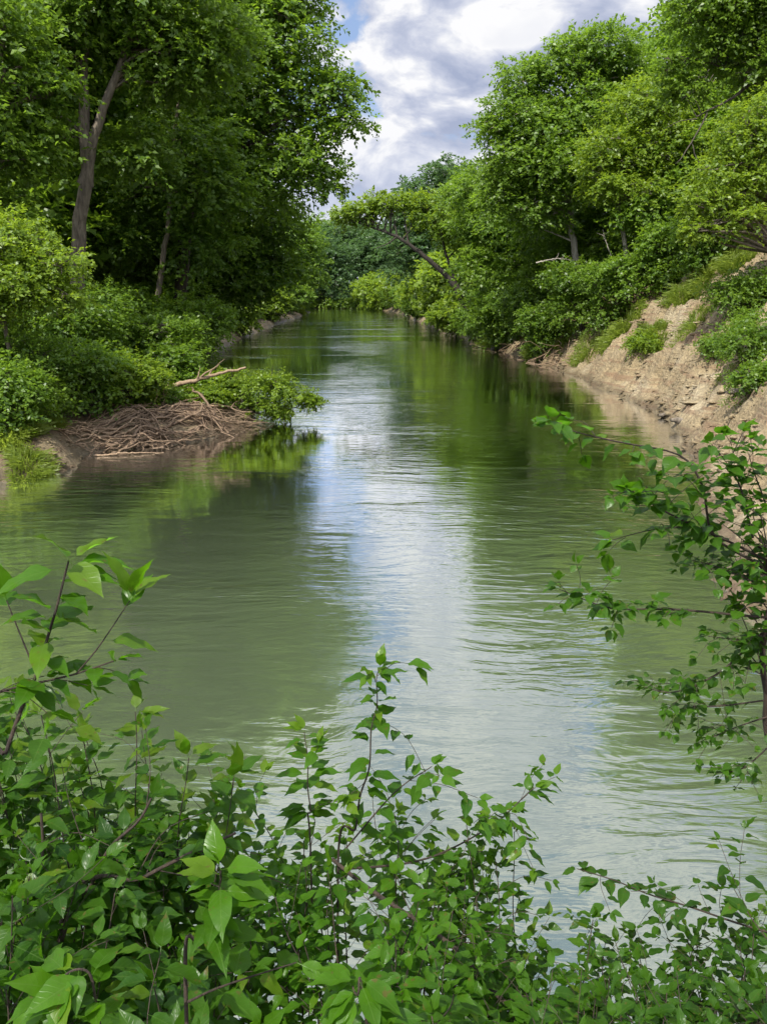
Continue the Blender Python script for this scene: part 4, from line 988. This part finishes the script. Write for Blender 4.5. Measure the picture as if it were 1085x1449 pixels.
bs = nb(720, 1500, 1.9)
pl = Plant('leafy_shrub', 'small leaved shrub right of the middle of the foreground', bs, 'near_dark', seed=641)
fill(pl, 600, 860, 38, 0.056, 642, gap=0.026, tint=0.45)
for tip in [(725, 1180, 2.15), (700, 1215, 2.1), (840, 1300, 2.0), (660, 1165, 2.1)]:
    t_ = P(*tip); pl.shoot([bs, (bs + t_) / 2 + [0.03, 0, 0.08], t_], 0.006, 0.0015, 0.058, 0.026, 0.45, twigs=5, twig_len=0.14, tint=0.55)
pl.build()

bs = nb(1000, 1500, 1.9)
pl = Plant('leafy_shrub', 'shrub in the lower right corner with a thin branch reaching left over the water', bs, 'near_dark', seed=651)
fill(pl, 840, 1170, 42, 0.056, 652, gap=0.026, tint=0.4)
pl.shoot([P(1180, 1345, 2.0), P(1085, 1316, 2.02), P(1000, 1293, 2.05), P(926, 1270, 2.1), P(870, 1243, 2.12), P(815, 1230, 2.14)], 0.006, 0.0015, 0.062, 0.024, 0.15, twigs=7, twig_len=0.10, tint=0.55)
pl.shoot([P(1085, 1330, 1.9), P(1055, 1290, 1.95), P(1035, 1255, 2.0)], 0.003, 0.0014, 0.065, 0.03, 0.3, twigs=2, tint=0.6)
pl.build()

# shrub hanging in from the right
bs = np.array([1.25, 1.9, gz(1.25, 1.9) - 0.03])
pl = Plant('overhanging_shrub', 'dark stemmed shrub leaning in from the right edge, its thin branches spread over the water', bs, 'near_dark', seed=661, wr=0.72)
D0 = 2.2
def q(px, py, d=D0): return P(px, py, d)
pl.shoot([bs, q(1120, 1200), q(1088, 1040), q(1080, 960), q(1086, 850), q(1088, 790), q(1075, 770)], 0.016, 0.008, 0.055, 0.05, 0.5, twigs=24, twig_len=0.16, tint=0.4)
pl.shoot([q(1088, 840), q(1075, 800), q(1008, 756), q(996, 692), q(960, 644), q(872, 622, 2.15), q(815, 612, 2.12), q(778, 602, 2.1)], 0.008, 0.0014, 0.062, 0.030, 0.18, twigs=9, twig_len=0.10, tint=0.6, tipsize=1.0)
pl.shoot([q(1088, 800), q(1020, 760), q(948, 724, 2.15), q(905, 706, 2.12), q(886, 694, 2.1)], 0.007, 0.0014, 0.058, 0.022, 0.2, twigs=14, twig_len=0.12, tint=0.5)
pl.shoot([q(980, 740), q(930, 748), q(868, 768)], 0.003, 0.0013, 0.066, 0.045, 0.3, twigs=3, twig_len=0.07, tint=0.6, tipsize=1.0)
pl.shoot([q(1064, 765), q(1048, 692), q(1034, 650), q(1050, 612)], 0.005, 0.0014, 0.06, 0.028, 0.25, twigs=9, twig_len=0.12, tint=0.45)
pl.shoot([q(1090, 760), q(1080, 700), q(1062, 640)], 0.005, 0.0014, 0.055, 0.028, 0.15, twigs=9, twig_len=0.13, tint=0.4)
pl.shoot([q(1086, 872), q(980, 866), q(900, 862, 2.15), q(850, 856, 2.13), q(793, 836, 2.1)], 0.006, 0.0013, 0.050, 0.024, 0.12, twigs=14, twig_len=0.08, tint=0.55)
pl.shoot([q(1086, 890), q(1030, 940), q(985, 968), q(948, 980), q(916, 972)], 0.005, 0.0012, 0.042, 0.022, 0.15, twigs=14, twig_len=0.10, tint=0.45)
pl.shoot([q(1086, 990), q(1020, 1000), q(975, 1002), q(950, 1006)], 0.004, 0.0012, 0.040, 0.022, 0.15, twigs=10, twig_len=0.09, tint=0.6)
pl.shoot([q(1086, 1015), q(1040, 1030), q(998, 1046)], 0.004, 0.0012, 0.038, 0.022, 0.15, twigs=9, twig_len=0.09, tint=0.5)
pl.shoot([q(1090, 1050), q(1050, 1085), q(1012, 1096)], 0.004, 0.0012, 0.038, 0.022, 0.15, twigs=9, twig_len=0.09, tint=0.5)
pl.shoot([q(1086, 830), q(1050, 815), q(1010, 800), q(980, 795)], 0.004, 0.0012, 0.048, 0.024, 0.1, twigs=12, twig_len=0.10, tint=0.55)
pl.shoot([q(1086, 900), q(1050, 905), q(1000, 900)], 0.004, 0.0012, 0.046, 0.022, 0.1, twigs=12, twig_len=0.10, tint=0.4)
pl.shoot([q(1100, 880, 2.3), q(1060, 830, 2.3), q(1040, 790, 2.3)], 0.004, 0.0012, 0.050, 0.022, 0.1, twigs=14, twig_len=0.12, tint=0.4)
pl.build()
